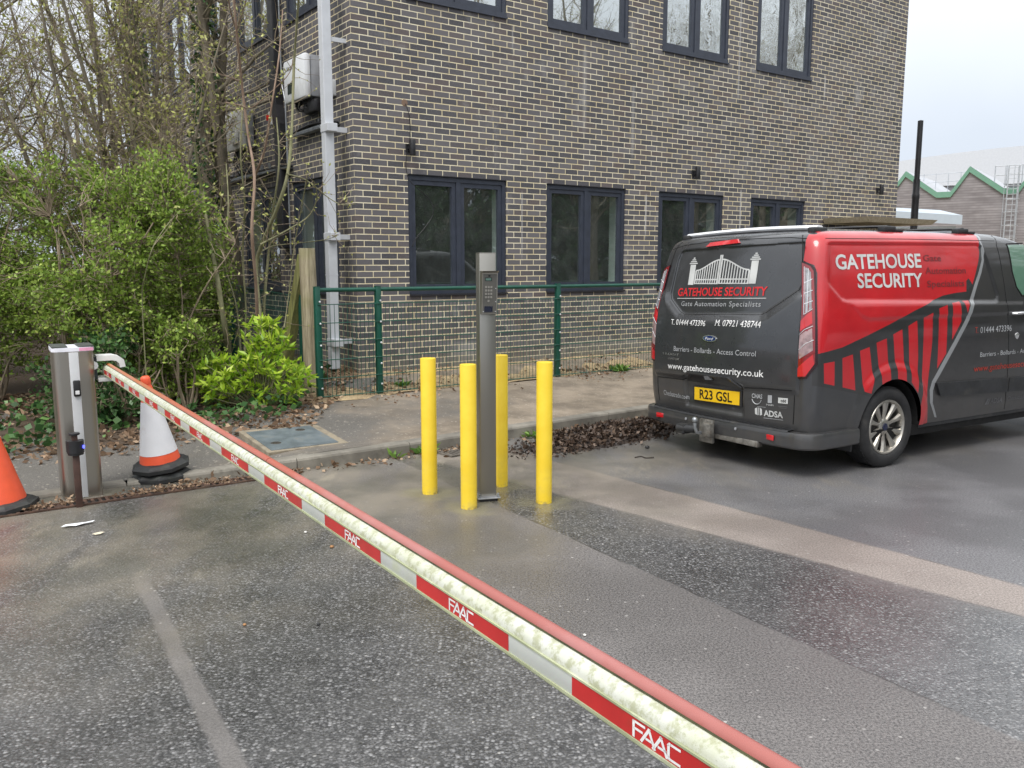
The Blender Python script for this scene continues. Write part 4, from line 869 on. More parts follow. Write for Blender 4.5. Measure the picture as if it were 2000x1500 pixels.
RED = [(.17, 1.83), (.195, 1.915), (.45, 1.93), (.703, 1.936), (1.836, 1.942), (2.40, 1.942), (2.328, 1.909), (2.297, 1.841), (2.296, 1.773), (2.263, 1.693), (2.186, 1.559), (2.144, 1.493), (2.12, 1.525), (2.093, 1.549), (2.057, 1.527), (2.048, 1.435), (1.879, 1.425), (1.703, 1.406), (1.55, 1.366), (1.277, 1.291), (.957, 1.189), (.657, 1.103), (.389, 1.031), (.06, .985), (.06, 1.83)]
BARS = [[(.184, .918), (.305, .926), (.315, .737), (.195, .763)], [(.396, .947), (.517, .97), (.567, .681), (.412, .717)], [(.601, .994), (.716, 1.018), (.772, .765), (.74, .643), (.662, .664)], [(.799, 1.048), (.925, 1.077), (.977, .74), (.871, .70)], [(1.007, 1.107), (1.121, 1.143), (1.186, .70), (1.074, .70)], [(1.2, 1.168), (1.316, 1.208), (1.348, .894), (1.349, .60), (1.249, .70)], [(1.403, 1.23), (1.525, 1.267), (1.529, 1.014), (1.501, .715), (1.505, .517), (1.581, .316), (1.38, .316), (1.417, .59), (1.408, 1.019)], [(1.61, 1.301), (1.729, 1.328), (1.734, .912), (1.618, .789)], [(1.802, 1.342), (1.918, 1.352), (1.933, 1.18), (1.808, 1.027)], [(1.974, 1.356), (2.064, 1.358), (2.016, 1.251)]]
sA = [(2.413, 1.942), (2.339, 1.875), (2.353, 1.787), (2.352, 1.706), (2.296, 1.599), (2.212, 1.479), (2.133, 1.347), (2.05, 1.19), (1.889, .997), (1.715, .794), (1.614, .675), (1.584, .604), (1.60, .495), (1.699, .356)]
wS = [.02, .012, .018, .024, .03, .032, .036, .04, .042, .042, .04, .035, .03, .024]
SILV = sA+[(x-wd_*1.35, z+wd_*.25) for (x, z), wd_ in list(zip(sA, wS))[::-1]]
BLK = [(.06, .985), (.389, 1.031), (.657, 1.103), (.957, 1.189), (1.277, 1.291), (1.55, 1.366), (1.703, 1.406), (1.879, 1.425), (2.048, 1.435), (2.144, 1.493), (2.263, 1.693), (2.40, 1.942), (2.85, 1.942), (3.6, 1.05), (3.6, .316), (1.38, .316), (1.0, .5), (.74, .62), (.36, .70), (.06, .76)]
ARCH_R = .405
def zlevels():
    z = .316; o = []
    while z < 1.60: o.append(z); z += .0135
    while z < 1.942: o.append(z); z += .0105
    return o+[1.942]
def side_sheet():
    """right flank triangulated with the wrap outlines as edges"""
    zs = zlevels(); lx = lambda z: van_r(z)+.085; rx = lambda z: van_f(z)-.42 if z > 1.0 else 3.5+0*z
    rx = lambda z: min(3.5, van_f(z)-.42)
    pts = []; edges = []
    def chain(P, closed):
        o = len(pts); pts.extend(P); n = len(P); edges.extend([(o+i, o+(i+1) % n) for i in range(n if closed else n-1)])
    def dens(P, h=.02, closed=True):
        o = []; n = len(P)
        for i in range(n if closed else n-1):
            a, b_ = P[i], P[(i+1) % n]; k = max(1, int(math.hypot(b_[0]-a[0], b_[1]-a[1])/h)); o += [(a[0]+(b_[0]-a[0])*j/k, a[1]+(b_[1]-a[1])*j/k) for j in range(k)]
        return o if closed else o+[P[-1]]
    bd = [(lx(z), z) for z in zs]+dens([(lx(1.942), 1.942), (rx(1.942), 1.942)], .02, False)[1:-1]+[(rx(z), z) for z in zs[::-1]]+dens([(rx(.316), .316), (lx(.316), .316)], .02, False)[1:-1]
    chain(bd, True)
    arcs = []
    for k in range(60):
        a = math.pi*2*k/60; p = (WHEEL_X+ARCH_R*math.cos(a), .336+ARCH_R*math.sin(a))
        if p[1] > .32: arcs.append(p)
    arcs.sort(key=lambda p: -math.atan2(p[1]-.2, p[0]-WHEEL_X)); chain([(WHEEL_X-ARCH_R, .316)]+arcs+[(WHEEL_X+ARCH_R, .316)], False)
    ins = lambda p: p[1] > .3161 and p[1] < 1.9415 and lx(p[1])+.002 < p[0] < rx(p[1])-.002
    for P in [RED, BLK, SILV]+BARS:
        D = dens(P); run = []
        for p in D+[D[0]]:
            if ins(p): run.append(p)
            else:
                if len(run) > 1: chain(run, False)
                run = []
        if len(run) > 1: chain(run, False)
    for i, z in enumerate(zs[1:-1]):
        a, b_ = lx(z), rx(z); n = int((b_-a)/.0145)
        for k in range(1, n):
            x = a+(b_-a)*k/n+(.003 if i % 2 else -.003); pts.append((x, z))
        for q in (.012, .03): pts.append((a+q, z))
    vv, ee, fv, _, _, _ = geometry.delaunay_2d_cdt([Vector(p) for p in pts], edges, [], 0, 1e-4)
    verts = [(p.x, van_side_y(p.x, p.y), p.y) for p in vv]; F = []; MI = []
    polys = [(SILV, 3)]+[(q, 1) for q in BARS]+[(RED, 1), (BLK, 2)]
    bb = [(min(p[0] for p in q), max(p[0] for p in q), min(p[1] for p in q), max(p[1] for p in q)) for q, _ in polys]
    def inside(x, z, poly):
        c = False; n = len(poly)
        for i in range(n):
            a, b_ = poly[i], poly[(i+1) % n]
            if (a[1] > z) != (b_[1] > z) and x < (b_[0]-a[0])*(z-a[1])/(b_[1]-a[1])+a[0]: c = not c
        return c
    dom = [(lx(z), z) for z in zs]+[(rx(z), z) for z in zs[::-1]]
    for f in fv:
        cx = sum(vv[i].x for i in f)/len(f); cz = sum(vv[i].y for i in f)/len(f)
        if not (lx(cz) < cx < rx(cz)) or math.hypot(cx-WHEEL_X, cz-.336) < ARCH_R-.001 and cz > .3: continue
        m = 0
        for (P, k), bx in zip(polys, bb):
            if bx[0] <= cx <= bx[1] and bx[2] <= cz <= bx[3] and inside(cx, cz, P): m = k; break
        F.append(tuple(f)); MI.append(m)
    g = MB(); g.v = verts; g.f = F; g.mi = MI; return g
def van_shell():
    g = side_sheet()
    zs = zlevels()+[1.95, 1.957, 1.963, 1.968, 1.972, 1.976, 1.98]; rings = []
    for z in zs:
        w_, rc = van_w(z), van_rc(z); r0 = van_r(z); yb = w_-rc; xs = r0+.05+rc; P = []
        a_end = math.acos(min(1, max(-1, (xs-(r0+.085))/rc))) if z <= 1.942 else 0
        if z > 1.942: P += [(xs+(min(3.5, van_f(z)-.42)-xs)*(1-t/40), -w_, z) for t in range(40)]
        ang0 = math.pi/2-math.asin(min(1, (xs-(r0+.085))/rc)) if z <= 1.942 else math.pi/2
        x0 = r0+.085
        # right corner: from the flank sheet's edge round to the tail
        y0 = -(yb+math.sqrt(max(0, rc*rc-(xs-x0)**2))); e0 = math.atan2(-y0-yb, xs-x0) if z <= 1.942 else math.pi/2
        for k in range(9): 
            a = e0*(1-k/8); P.append((xs-rc*math.cos(a) if z > 1.942 or k else x0, -(yb+rc*math.sin(a)) if k or z > 1.942 else van_side_y(x0, z), z))
        for k in range(1, 130):
            y = -yb+2*yb*k/130; P.append((van_rear_x(y, z), y, z))
        for k in range(9):
            a = math.pi/2*k/8; P.append((xs-rc*math.cos(a), yb+rc*math.sin(a), z))
        F_ = van_f(z); rf = min(.25, yb+rc)
        for k in range(1, 60): P.append((xs+(F_-rf-xs)*k/60, w_, z))
        for k in range(9): a = math.pi/2*k/8; P.append((F_-rf+rf*math.sin(a), w_-rf+rf*math.cos(a), z))
        for k in range(1, 16): P.append((F_+.06*(1-(2*k/16-1)**2)*(.4 if z < 1.1 else 1), (w_-rf)*(1-2*k/16), z))
        for k in range(9): a = math.pi/2*(1-k/8); P.append((F_-rf+rf*math.sin(a), -(w_-rf+rf*math.cos(a)), z))
        xr = min(3.5, F_-.42)
        for k in range(1, 13):
            x = F_-rf+(xr-F_+rf)*k/12; P.append((x, van_side_y(x, z) if k == 12 and z <= 1.942 else -w_, z))
        rings.append(P)
    # rings of the two kinds differ in length: join within each kind, then bridge
    def join(R, closed):
        o = len(g.v); n = len(R[0])
        for P in R: g.v += P
        for i in range(len(R)-1):
            for k in range(n if closed else n-1): g.f.append((o+i*n+k, o+i*n+(k+1) % n, o+(i+1)*n+(k+1) % n, o+(i+1)*n+k)); g.mi.append(4 if closed and False else 0)
        return o, n
    lo = [P for P in rings if P[0][2] <= 1.942]; hi = [P for P in rings if P[0][2] > 1.942]
    # roof: starts from a full ring at 1.942 (flank filled with the same samples)
    P0 = lo[-1]; top0 = [(x, van_side_y(x, 1.942), 1.942) for x in [P0[-1][0]+(P0[0][0]-P0[-1][0])*t/40 for t in range(40)]]+P0
    join(lo, False); o, n = join([top0]+hi, True)
    g.f.append(tuple(range(o+len(hi)*n, o+(len(hi)+1)*n))); g.mi.append(0)
    return g
g = van_shell(); body = g.build('body', [M_VAN, M_VRED, M_VBLK, M_VSIL], van, 50)
# red wrap carries on over the roof edge and corner: separate skins following the shell
def cS(s, z, off=0.):
    """corner coordinates: s along the skin from where the tail turns, z up"""
    w_, rc = van_w(z), van_rc(z); yb = w_-rc; xs = van_r(z)+.05+rc
    if s <= 0: y = -(yb+s); return (van_rear_x(y, z, False)-off, y, z)
    if s >= rc*math.pi/2: x = xs+s-rc*math.pi/2; return (x, van_side_y(x, z, False)-off, z)
    a = s/rc; return (xs-(rc+off)*math.cos(a), -(yb+(rc+off)*math.sin(a)), z)
def rearP(u, z, off=0.):
    """u to the right seen from behind"""
    return (van_rear_x(-u, z)-off, -u, z)
def sideP(x, z, off=0.): return (x, van_side_y(x, z)-off, z)
def skin(name, poly, fn, off, m, par, h=.03, thick=0.):
    """outline laid on a surface, with an optional edge"""
    P = []; n = len(poly)
    for i in range(n):
        a, b_ = poly[i], poly[(i+1) % n]; k = max(1, int(math.hypot(b_[0]-a[0], b_[1]-a[1])/h)); P += [(a[0]+(b_[0]-a[0])*j/k, a[1]+(b_[1]-a[1])*j/k) for j in range(k)]
    N = len(P); pts = list(P); x0, x1 = min(p[0] for p in P), max(p[0] for p in P); z0, z1 = min(p[1] for p in P), max(p[1] for p in P)
    x = x0+h/2
    while x < x1:
        z = z0+h/2
        while z < z1:
            if poly_sd(x, z, poly) < -h*.4: pts.append((x, z))
            z += h
        x += h
    vv, _, fv, _, _, _ = geometry.delaunay_2d_cdt([Vector(p) for p in pts], [(i, (i+1) % N) for i in range(N)], [], 0, 1e-5)
    F = [tuple(f) for f in fv if poly_sd(sum(vv[i].x for i in f)/3, sum(vv[i].y for i in f)/3, poly) < 0]
    g = MB(); g.add([fn(p.x, p.y, off) for p in vv], F)
    if thick:
        E = {}
        for f in F:
            for a, b_ in zip(f, f[1:]+f[:1]): E[(a, b_)] = 1
        bd = [(a, b_) for a, b_ in E if (b_, a) not in E]; o = len(g.v); g.v += [fn(p.x, p.y, off-thick) for p in vv]
        g.f += [(b_, a, a+o, b_+o) for a, b_ in bd]; g.mi += [0]*len(bd)
    return g.build(name, m, par, 40)
def letters(name, s, fn, x0, x1, z0, cap, m, par, off=.0035, slope=0., zc=0., **k):
    v, f = fit_text(s, x0, x1, cap, **k); g = MB(); g.add([fn(p[0], z0+p[1]+slope*(p[0]-(x0+x1)/2), off) for p in v], f); return g.build(name, m, par)
# red round the corner beside the lamp
skin('red_corner_wrap', [(.045, 1.93), (.22, 1.93), (.22, .80), (.140, .80), (.136, .93), (.115, 1.2), (.10, 1.6), (.075, 1.66), (-.005, 1.69), (.02, 1.80)], lambda s, z, o: cS(s, z, o), .0022, M_VRED, van, .022) if False else None
skin('red_corner_wrap', [(-.012, 1.70), (.01, 1.86), (.045, 1.925), (.120, 1.93), (.150, 1.86), (.150, .995), (.118, .99), (.098, 1.6), (.075, 1.665)], cS, .002, M_VRED, van, .02)
# tail lamps
M_LR = mat('dark_red_lens', (.20, .004, .008), .12, spec=.6, coat=1.); M_LR2 = mat('bright_red_lens', (.52, .010, .016), .1, spec=.6, coat=1.); M_LC = mat('clear_lens', (.27, .27, .28), .12, spec=.7, coat=1., var=.3, vscale=18); M_LW = mat('chrome_trim', (.75, .75, .76), .15, metal=.8); M_LBK = mat('lamp_surround', (.022, .006, .008), .25)
LAMP = [(-.025, 1.694), (.019, 1.683), (.057, 1.669), (.087, 1.637), (.101, 1.378), (.135, .912), (.058, .802), (-.031, .794), (-.039, .883), (-.067, 1.205), (-.059, 1.228), (-.02, 1.259), (-.015, 1.302)]
def lamp(mirror):
    fn = (lambda s, z, o: cS(s, z, o)) if not mirror else (lambda s, z, o: tuple(a*b_ for a, b_ in zip(cS(s, z, o), (1, -1, 1))))
    l_ = skin('tail_lamp', LAMP, fn, .011, M_LBK, van, .025, .012)
    inset = [(-.018, 1.685), (.018, 1.674), (.05, 1.657), (.072, 1.62), (.086, 1.378), (.114, .925), (.052, .815), (-.026, .806), (-.033, .885), (-.060, 1.202), (-.05, 1.222), (-.012, 1.252), (-.008, 1.305)]
    skin('lamp_lens', inset, fn, .0135, M_LR, l_, .03)
    skin('reversing_lens', [(.012, 1.650), (.035, 1.640), (.055, 1.610), (.060, 1.485), (.068, 1.338), (.022, 1.302), (.015, 1.52)], fn, .0155, M_LC, l_, .03)
    skin('indicator_lens', [(-.020, 1.118), (.026, 1.160), (.078, 1.188), (.094, 1.022), (.050, .985), (.0, .948)], fn, .0155, mat('rose_clear_lens', (.30, .20, .20), .12, spec=.7, coat=1., var=.3, vscale=18), l_, .03)
    skin('brake_lens', [(-.028, .860), (.096, .99), (.108, .915), (.052, .820), (-.024, .812)], fn, .0155, M_LR2, l_, .03)
    skin('brake_lens', [(-.055, 1.19), (-.01, 1.24), (.03, 1.285), (.07, 1.318), (.078, 1.225), (.02, 1.185), (-.028, 1.145)], fn, .0155, M_LR2, l_, .03)
    gg = MB()
    for pts in ([(-.022, 1.128), (.03, 1.178), (.083, 1.205)], [(-.008, 1.02), (.04, 1.07), (.095, 1.10)], [(.005, 1.655), (.008, 1.52), (.014, 1.29)], [(.014, 1.29), (.074, 1.335)], [(.009, 1.53), (.066, 1.56)], [(.010, 1.45), (.069, 1.475)], [(.012, 1.37), (.073, 1.395)], [(.036, 1.64), (.036, 1.31)]):
        gg.tube([fn(s, z, .0165) for s, z in pts], .0028, 5)
    gg.build('lens_trim', M_LW, l_, 60); return l_
lamp(False); lamp(True)
skin('high_brake_lamp', [(-.284, 1.842), (-.245, 1.878), (.065, 1.896), (.108, 1.862)], lambda u, z, o: (van_rear_x(-u, z, False)-o, -u, z), .02, M_LR2, van, .03, .03)
# shut lines
def line(name, pts, fn, r, m, par, off=0., sub=4):
    P = smooth([(a, b_, 0) for a, b_ in pts], sub); g = MB(); g.tube([fn(p.x, p.y, off) for p in P], r, 5); return g.build(name, m, par, 60)
ln2 = lambda pts, h=.03: [(a[0]+(b_[0]-a[0])*k/max(1, int(math.hypot(b_[0]-a[0], b_[1]-a[1])/h)), a[1]+(b_[1]-a[1])*k/max(1, int(math.hypot(b_[0]-a[0], b_[1]-a[1])/h))) for a, b_ in zip(pts, pts[1:]) for k in range(max(1, int(math.hypot(b_[0]-a[0], b_[1]-a[1])/h)))]+[pts[-1]]
def gapline(pts, fn, r=.0035, name='shut_line'):
    g = MB(); g.tube([fn(a, b_, -.001) for a, b_ in ln2(pts)], r, 5); g.build(name, M_GAP, van, 60)
gapline([(-.02, 1.90), (-.022, 1.70), (-.02, 1.30), (-.026, 1.262), (-.066, 1.226), (-.074, 1.205), (-.05, .88), (-.038, .79), (-.034, .62), (-.034, .43)], cS, .005)
gapline([(-.02, 1.90), (-.022, 1.70), (-.02, 1.30), (-.026, 1.262), (-.066, 1.226), (-.074, 1.205), (-.05, .88), (-.038, .79), (-.034, .62), (-.034, .43)], lambda s, z, o: tuple(a*b_ for a, b_ in zip(cS(s, z, o), (1, -1, 1))), .005)
gapline([(-.79, 1.835), (-.60, 1.868), (-.3, 1.885), (0, 1.89), (.3, 1.89), (.6, 1.885), (.75, 1.87)], rearP, .004)
gapline([(-.80, .655), (-.42, .668), (-.35, .70)], rearP, .006); gapline([(.33, .675), (.5, .69), (.80, .70)], rearP, .006)
rpo = [(-y, z) for y, z in REAR_PANEL]; gapline(rpo+[rpo[0]], rearP, .0028, 'panel_crease')
gapline([(2.62, 1.93), (2.56, 1.84), (2.565, 1.80), (2.628, 1.295), (2.673, .96), (2.691, .662), (2.70, .504), (2.735, .34)], sideP, .004)
gapline([(.30, 1.868), (1.3, 1.878), (2.56, 1.88)], sideP, .0035)
# number plate, handle, badges, lettering on the tail
SLP = .018
pc = [(-.278, .502), (.262, .516), (.267, .630), (-.273, .616)]
skin('plate_surround', [(-.30, .492), (.285, .506), (.29, .642), (-.295, .628)], rearP, .012, M_VTRIM, van, .06, .014)
pl_ = skin('number_plate', pc, rearP, .018, mat('yellow_plate', (.80, .50, .012), .35, var=.04), van, .06, .004)
letters('registration', 'R23 GSL', rearP, -.205, .185, .528, .079, mat('black_plate_print', (.006, .006, .006), .4), pl_, .0195, .022, bold=.018)
letters('plate_maker', 'registration plates', rearP, -.08, .06, .510, .007, mat('black_plate_print', (.006, .006, .006)), pl_, .0195, .022) if False else None
skin('tailgate_grip', [(-.40, .685), (-.375, .700), (-.29, .752), (.18, .744), (.215, .725), (.305, .672), (.285, .668), (.19, .712), (.16, .722), (-.28, .730), (-.36, .685)], rearP, .03, M_VAN, van, .02, .035)
skin('plate_lamp', [(-.10, .700), (-.03, .703), (-.045, .735), (-.095, .733)], rearP, .034, M_GREYP, van, .02, .03)
ov = [(-.065+.082*math.cos(2*math.pi*k/24), 1.058+.028*math.sin(2*math.pi*k/24)) for k in range(24)]
bd = skin('maker_badge', ov, rearP, .008, M_LW, van, .03, .008)
skin('badge_field', [(-.065+(p[0]+.065)*.9, 1.058+(p[1]-1.058)*.84) for p in ov], rearP, .0095, mat('blue_badge_enamel', (.012, .03, .12), .2, coat=1.), bd, .03)
letters('badge_script', 'Ford', rearP, -.115, -.015, 1.046, .024, M_WHT, bd, .011, 0, shear=.35)
letters('lettering', 'GATEHOUSE SECURITY', rearP, -.60, .466, 1.421, .070, M_REDT, van, .004, SLP, bold=.022)
g = MB(); g.add([rearP(-.60+1.066*k/20, 1.396+e*.0055+SLP*(-.533+1.066*k/20), .004) for k in range(21) for e in (0, 1)], [(2*k, 2*k+2, 2*k+3, 2*k+1) for k in range(20)]); g.build('lettering_rule', M_SILV, van)
letters('lettering', 'Gate Automation Specialists', rearP, -.53, .42, 1.331, .043, M_GREYT, van, .004, SLP, spacing=1.12)
letters('lettering', 'T. 01444 473396', rearP, -.602, -.135, 1.157, .049, M_WHT, van, .004, .012); letters('lettering', 'M. 07921 438744', rearP, -.017, .48, 1.172, .052, M_WHT, van, .004, .012)
letters('lettering', 'Barriers - Bollards - Access Control', rearP, -.535, .455, .930, .045, M_GREYT, van, .004, .024)
letters('lettering', 'TRANSIT', rearP, -.70, -.46, .875, .021, M_LW, van, .006, .02, spacing=1.3); letters('lettering', 'CUSTOM', rearP, -.615, -.455, .838, .017, M_LW, van, .006, .02, spacing=1.2)
letters('lettering', 'www.gatehousesecurity.co.uk', rearP, -.62, .54, .766, .056, M_WHT, van, .004, .026, bold=.008)
letters('lettering', 'Checkatrade.com', rearP, -.715, -.36, .492, .046, M_GREYT, van, .004, -.01); letters('lettering', 'Where reputation matters', rearP, -.62, -.36, .455, .012, M_DIMT, van, .004, -.01)
letters('lettering', 'CHAS', rearP, .405, .512, .600, .036, M_GREYT, van, .004, .02, bold=.02)
g = MB(); g.tube([rearP(.455+.048*math.cos(R_(a)), .603+.052*math.sin(R_(a)), .004) for a in range(195, 346, 10)], .004, 4); g.add([rearP(u, z, .004) for u, z in ((.46, .531), (.545, .534), (.545, .537), (.46, .534))], [(0, 1, 2, 3)]); g.build('badge_smile', M_GREYT, van)
skin('trade_badge', [(.566, .575), (.606, .577), (.606, .640), (.566, .638)], rearP, .004, M_DIMT if False else M_GREYT, van, .03); letters('lettering', 'MAFI', rearP, .553, .620, .553, .014, M_SILV, van, .004, .02)
db = skin('trade_badge', [(.665, .585), (.755, .588), (.755, .632), (.665, .629)], rearP, .004, M_SILV, van, .03); letters('lettering', 'cdd', rearP, .69, .74, .597, .024, M_VBLK, db, .0055, .02, bold=.03)
g = MB(); g.add([rearP(u, z, .004) for u, z in ((.668, .558), (.752, .561), (.752, .566), (.668, .563))], [(0, 1, 2, 3)]); g.add([rearP(u, z, .004) for u, z in ((.675, .546), (.745, .549), (.745, .553), (.675, .550))], [(0, 1, 2, 3)]); g.build('badge_caption', M_DIMT, van)
skin('door_emblem', [(.436, .468), (.462, .460), (.462, .525), (.436, .513)], rearP, .004, M_SILV, van, .03); skin('door_emblem', [(.470, .463), (.478, .463), (.478, .523), (.470, .527)], rearP, .004, M_SILV, van, .03); skin('door_emblem', [(.486, .460), (.508, .470), (.508, .516), (.486, .527)], rearP, .004, M_SILV, van, .03)
letters('lettering', 'ADSA', rearP, .524, .708, .466, .048, M_SILV, van, .004, .03, bold=.03)
g = MB(); g.add([rearP(u, z, .004) for u, z in ((.52, .444), (.708, .450), (.708, .454), (.52, .448))], [(0, 1, 2, 3)]); g.build('lettering_rule', M_GREYT, van)
# gate emblem on the tailgate
v = []; f = []
def ql(a, b_, c, d): o = len(v); v.extend([a, b_, c, d]); f.append((o, o+1, o+2, o+3))
def rect(u0, u1, z0, z1, z0b=None, z1b=None): ql((u0, z0), (u1, z0b or z0), (u1, z1b or z1), (u0, z1))
for u0, u1, zb_, zt in ((-.475, -.400, 1.512, 1.690), (.263, .337, 1.524, 1.712)):
    rect(u0, u1, zb_, zt); m_ = (u0+u1)/2; rect(u0-.018, u1+.018, zt+.006, zt+.016); rect(u0-.004, u1+.004, zt+.022, zt+.032); rect(u0+.012, u1-.012, zt+.038, zt+.048); rect(m_-.012, m_+.012, zt+.052, zt+.064)
for u0, u1, sgn in ((-.385, -.100, 1), (-.072, .252, -1)):
    zb_ = 1.519 if sgn > 0 else 1.522; n = 10
    top = lambda q: 1.632+.088*sstep(0, 1, q) if sgn > 0 else 1.632+.092*sstep(0, 1, 1-q)
    rect(u0, u1, zb_, zb_+.009); rect(u0, u1, zb_+.034, zb_+.045)
    for k in range(14): a, b_ = k/14, (k+1)/14; ql((u0+(u1-u0)*a, top(a)), (u0+(u1-u0)*b_, top(b_)), (u0+(u1-u0)*b_, top(b_)+.012), (u0+(u1-u0)*a, top(a)+.012))
    for k in range(n+1):
        q = k/n; u = u0+(u1-u0)*q; hw = .0062 if 0 < k < n else .009; rect(u-hw, u+hw, zb_, top(q)+.004)
    ue = u1+.004 if sgn > 0 else u0-.004; rect(ue-.008, ue+.008, zb_, 1.768)
g = MB(); g.add([rearP(a, b_, .004) for a, b_ in v], f); g.build('gate_emblem', M_SILV, van)
# flank lettering
letters('lettering', 'GATEHOUSE', sideP, .37, 1.44, 1.640, .112, M_SILV, van, .0035, .012, bold=.022); letters('lettering', 'SECURITY', sideP, .607, 1.436, 1.487, .111, M_SILV, van, .0035, -.002, bold=.022)
letters('lettering', 'Gate', sideP, 1.476, 1.722, 1.698, .052, M_FAINT, van, .0035, 0, bold=.01); letters('lettering', 'Automation', sideP, 1.487, 2.056, 1.592, .055, M_FAINT, van, .0035, .003, bold=.01); letters('lettering', 'Specialists', sideP, 1.497, 2.02, 1.482, .054, M_FAINT, van, .0035, .003, bold=.01)
letters('lettering', 'T.', sideP, 2.135, 2.182, 1.070, .054, M_REDD, van, .0035); letters('lettering', '01444 473396', sideP, 2.214, 2.703, 1.068, .055, M_GREYT, van, .0035)
letters('lettering', 'Barriers - Bollards - Access Control', sideP, 2.232, 3.34, .855, .042, M_GREYT, van, .0035); letters('lettering', 'www.gatehousesecurity.co.uk', sideP, 2.15, 3.36, .728, .055, M_REDD, van, .0035)
letters('lettering', 'ADSA', sideP, 2.47, 2.66, .415, .045, M_DIMT, van, .0035, bold=.02); letters('lettering', 'Checkatrade.com', sideP, 2.74, 3.15, .42, .04, M_DIMT, van, .0035)
skin('door_emblem', [(2.385, .41), (2.415, .41), (2.445, .465), (2.415, .465)], sideP, .0035, M_DIMT, van, .03); skin('door_emblem', [(2.425, .41), (2.445, .41), (2.465, .465), (2.452, .465)], sideP, .0035, M_DIMT, van, .03)
# side moulding, sill, driver's window, handle, fuel cap
skin('side_moulding', [(1.60, .668), (2.684, .640), (2.684, .512), (1.70, .548), (1.665, .556)], lambda x, z, o: (x, van_side_y(x, z, False)-o, z), .022, M_VTRIM, van, .03, .024); skin('side_moulding', [(2.70, .640), (3.44, .622), (3.44, .494), (2.70, .512)], lambda x, z, o: (x, van_side_y(x, z, False)-o, z), .022, M_VTRIM, van, .03, .024)
b = NB('van_window_glass'); b.set(col=(.10, .20, .145), rough=.06, spec=.9, coat=1.); M_VGL = b.m
sw = skin('side_window', [(2.735, 1.845), (2.99, 1.852), (3.25, 1.70), (3.55, 1.44), (3.55, 1.36), (2.88, 1.392), (2.80, 1.47), (2.755, 1.60)], sideP, .004, M_VGL, van, .03)
gapline([(2.725, 1.855), (3.0, 1.865)], sideP, .006); gapline([(2.725, 1.855), (2.745, 1.61), (2.795, 1.465), (2.875, 1.38), (3.5, 1.345)], sideP, .006)
g = MB(); q = sideP(2.79, 1.228); g.tube([(2.715, q[1]+.01, 1.226), (2.725, q[1]-.035, 1.228), (2.79, q[1]-.045, 1.229), (2.88, q[1]-.04, 1.230), (2.89, q[1]+.01, 1.230)], .013, 8); g.build('door_handle', M_LW, van, 60)
g = MB(); q = sideP(2.80, 1.02); g.lathe([(.030, 0), (.030, .006), (.02, .010), (0, .010)], 18, Matrix.Translation((2.80, q[1]+.002, 1.02)) @ Matrix.Rotation(R_(90), 4, 'X')); g.build('lock_cap', M_LW, van, 40)
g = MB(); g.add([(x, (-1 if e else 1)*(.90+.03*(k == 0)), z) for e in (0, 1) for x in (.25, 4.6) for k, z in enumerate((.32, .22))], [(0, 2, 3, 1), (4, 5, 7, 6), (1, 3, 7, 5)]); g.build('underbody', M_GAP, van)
g = MB(); g.box((1.02, 0, .33), (.16, 1.6, .12), bev=.03); g.build('axle_occluder', M_VTRIM, van, 40)  # unseen axle block, added to deepen the shadow under the van
g = MB(); g.box((.45, 0, .30), (.5, 1.1, .16), bev=.05); g.build('tail_occluder', M_VTRIM, van, 40)  # unseen block added so less light gets under the tail
g = MB(); g.box((2.4, .1, .30), (1.9, 1.4, .2), bev=.05); g.build('tank_occluder', M_VTRIM, van, 40)  # unseen block added to keep light out below the middle
g = MB(); g.box((2.5, -.905, .308), (2.05, .05, .055), bev=.012); g.build('sill_trim', M_VTRIM, van, 40)
# bumper: skin pushed out round the tail
def bump_sec(z0, z1, off, ext_x):
    L = []
    prof = [(z0, off*.55), (z0+.015, off*.9), ((z0+z1)/2, off), (z1-.02, off*.95), (z1, off*.8), (z1+.004, -.02)]
    for zz, oo in prof:
        P = []; ze = max(.30, zz)
        arc = van_rc(ze)*math.pi/2
        for k in range(90):
            q = k/89; w2 = van_w(.42)-van_rc(.42)
            tot = 2*w2+2*(arc+ext_x); d = -tot/2+tot*q
            sd = abs(d)-w2; p = cS(sd, .42, oo) if True else None
            p = (p[0]-(.03 if sd < .05 else .03*sstep(.25, .05, sd)), p[1], zz)
            if d < 0: p = (p[0], -p[1], zz)
            P.append(p)
        L.append(P)
    g = MB(); n = 90; g.add([p for P in L for p in P], [(i*n+k, i*n+k+1, (i+1)*n+k+1, (i+1)*n+k) for i in range(len(L)-1) for k in range(n-1)]); return g
bmp = bump_sec(.243, .372, .045, .40).build('bumper', M_VAN, van, 40)
g = MB(); n = 60
g.add([(van_rear_x(y, .42, False)-dx, y, z) for y in [-.80+1.6*k/n for k in range(n+1)] for dx, z in ((.072, .372), (.060, .385), (-.01, .388), (-.01, .36))], [(k*4+i, k*4+i+1, (k+1)*4+i+1, (k+1)*4+i) for k in range(n) for i in range(3)])
for k in range(42): y = -.76+1.52*k/41; g.box((van_rear_x(y, .42, False)-.032, y, .3885), (.056, .014, .006))
g.build('step_plate', M_VTRIM, bmp, 40)
for u in (-.66, .625):
    g = MB(); xx = van_rear_x(-u, .42, False)-.078; sgn = 1 if u > 0 else -1
    g.box((0, 0, 0), (.012, .13, .042), Matrix.Rotation(-sgn*R_(9), 4, 'Z'), bev=.004); g.v = [(a+xx+(.004 if u < 0 else .006), b_-u, c+.312) for a, b_, c in g.v]; g.build('bumper_reflector', M_LR2, bmp, 40)
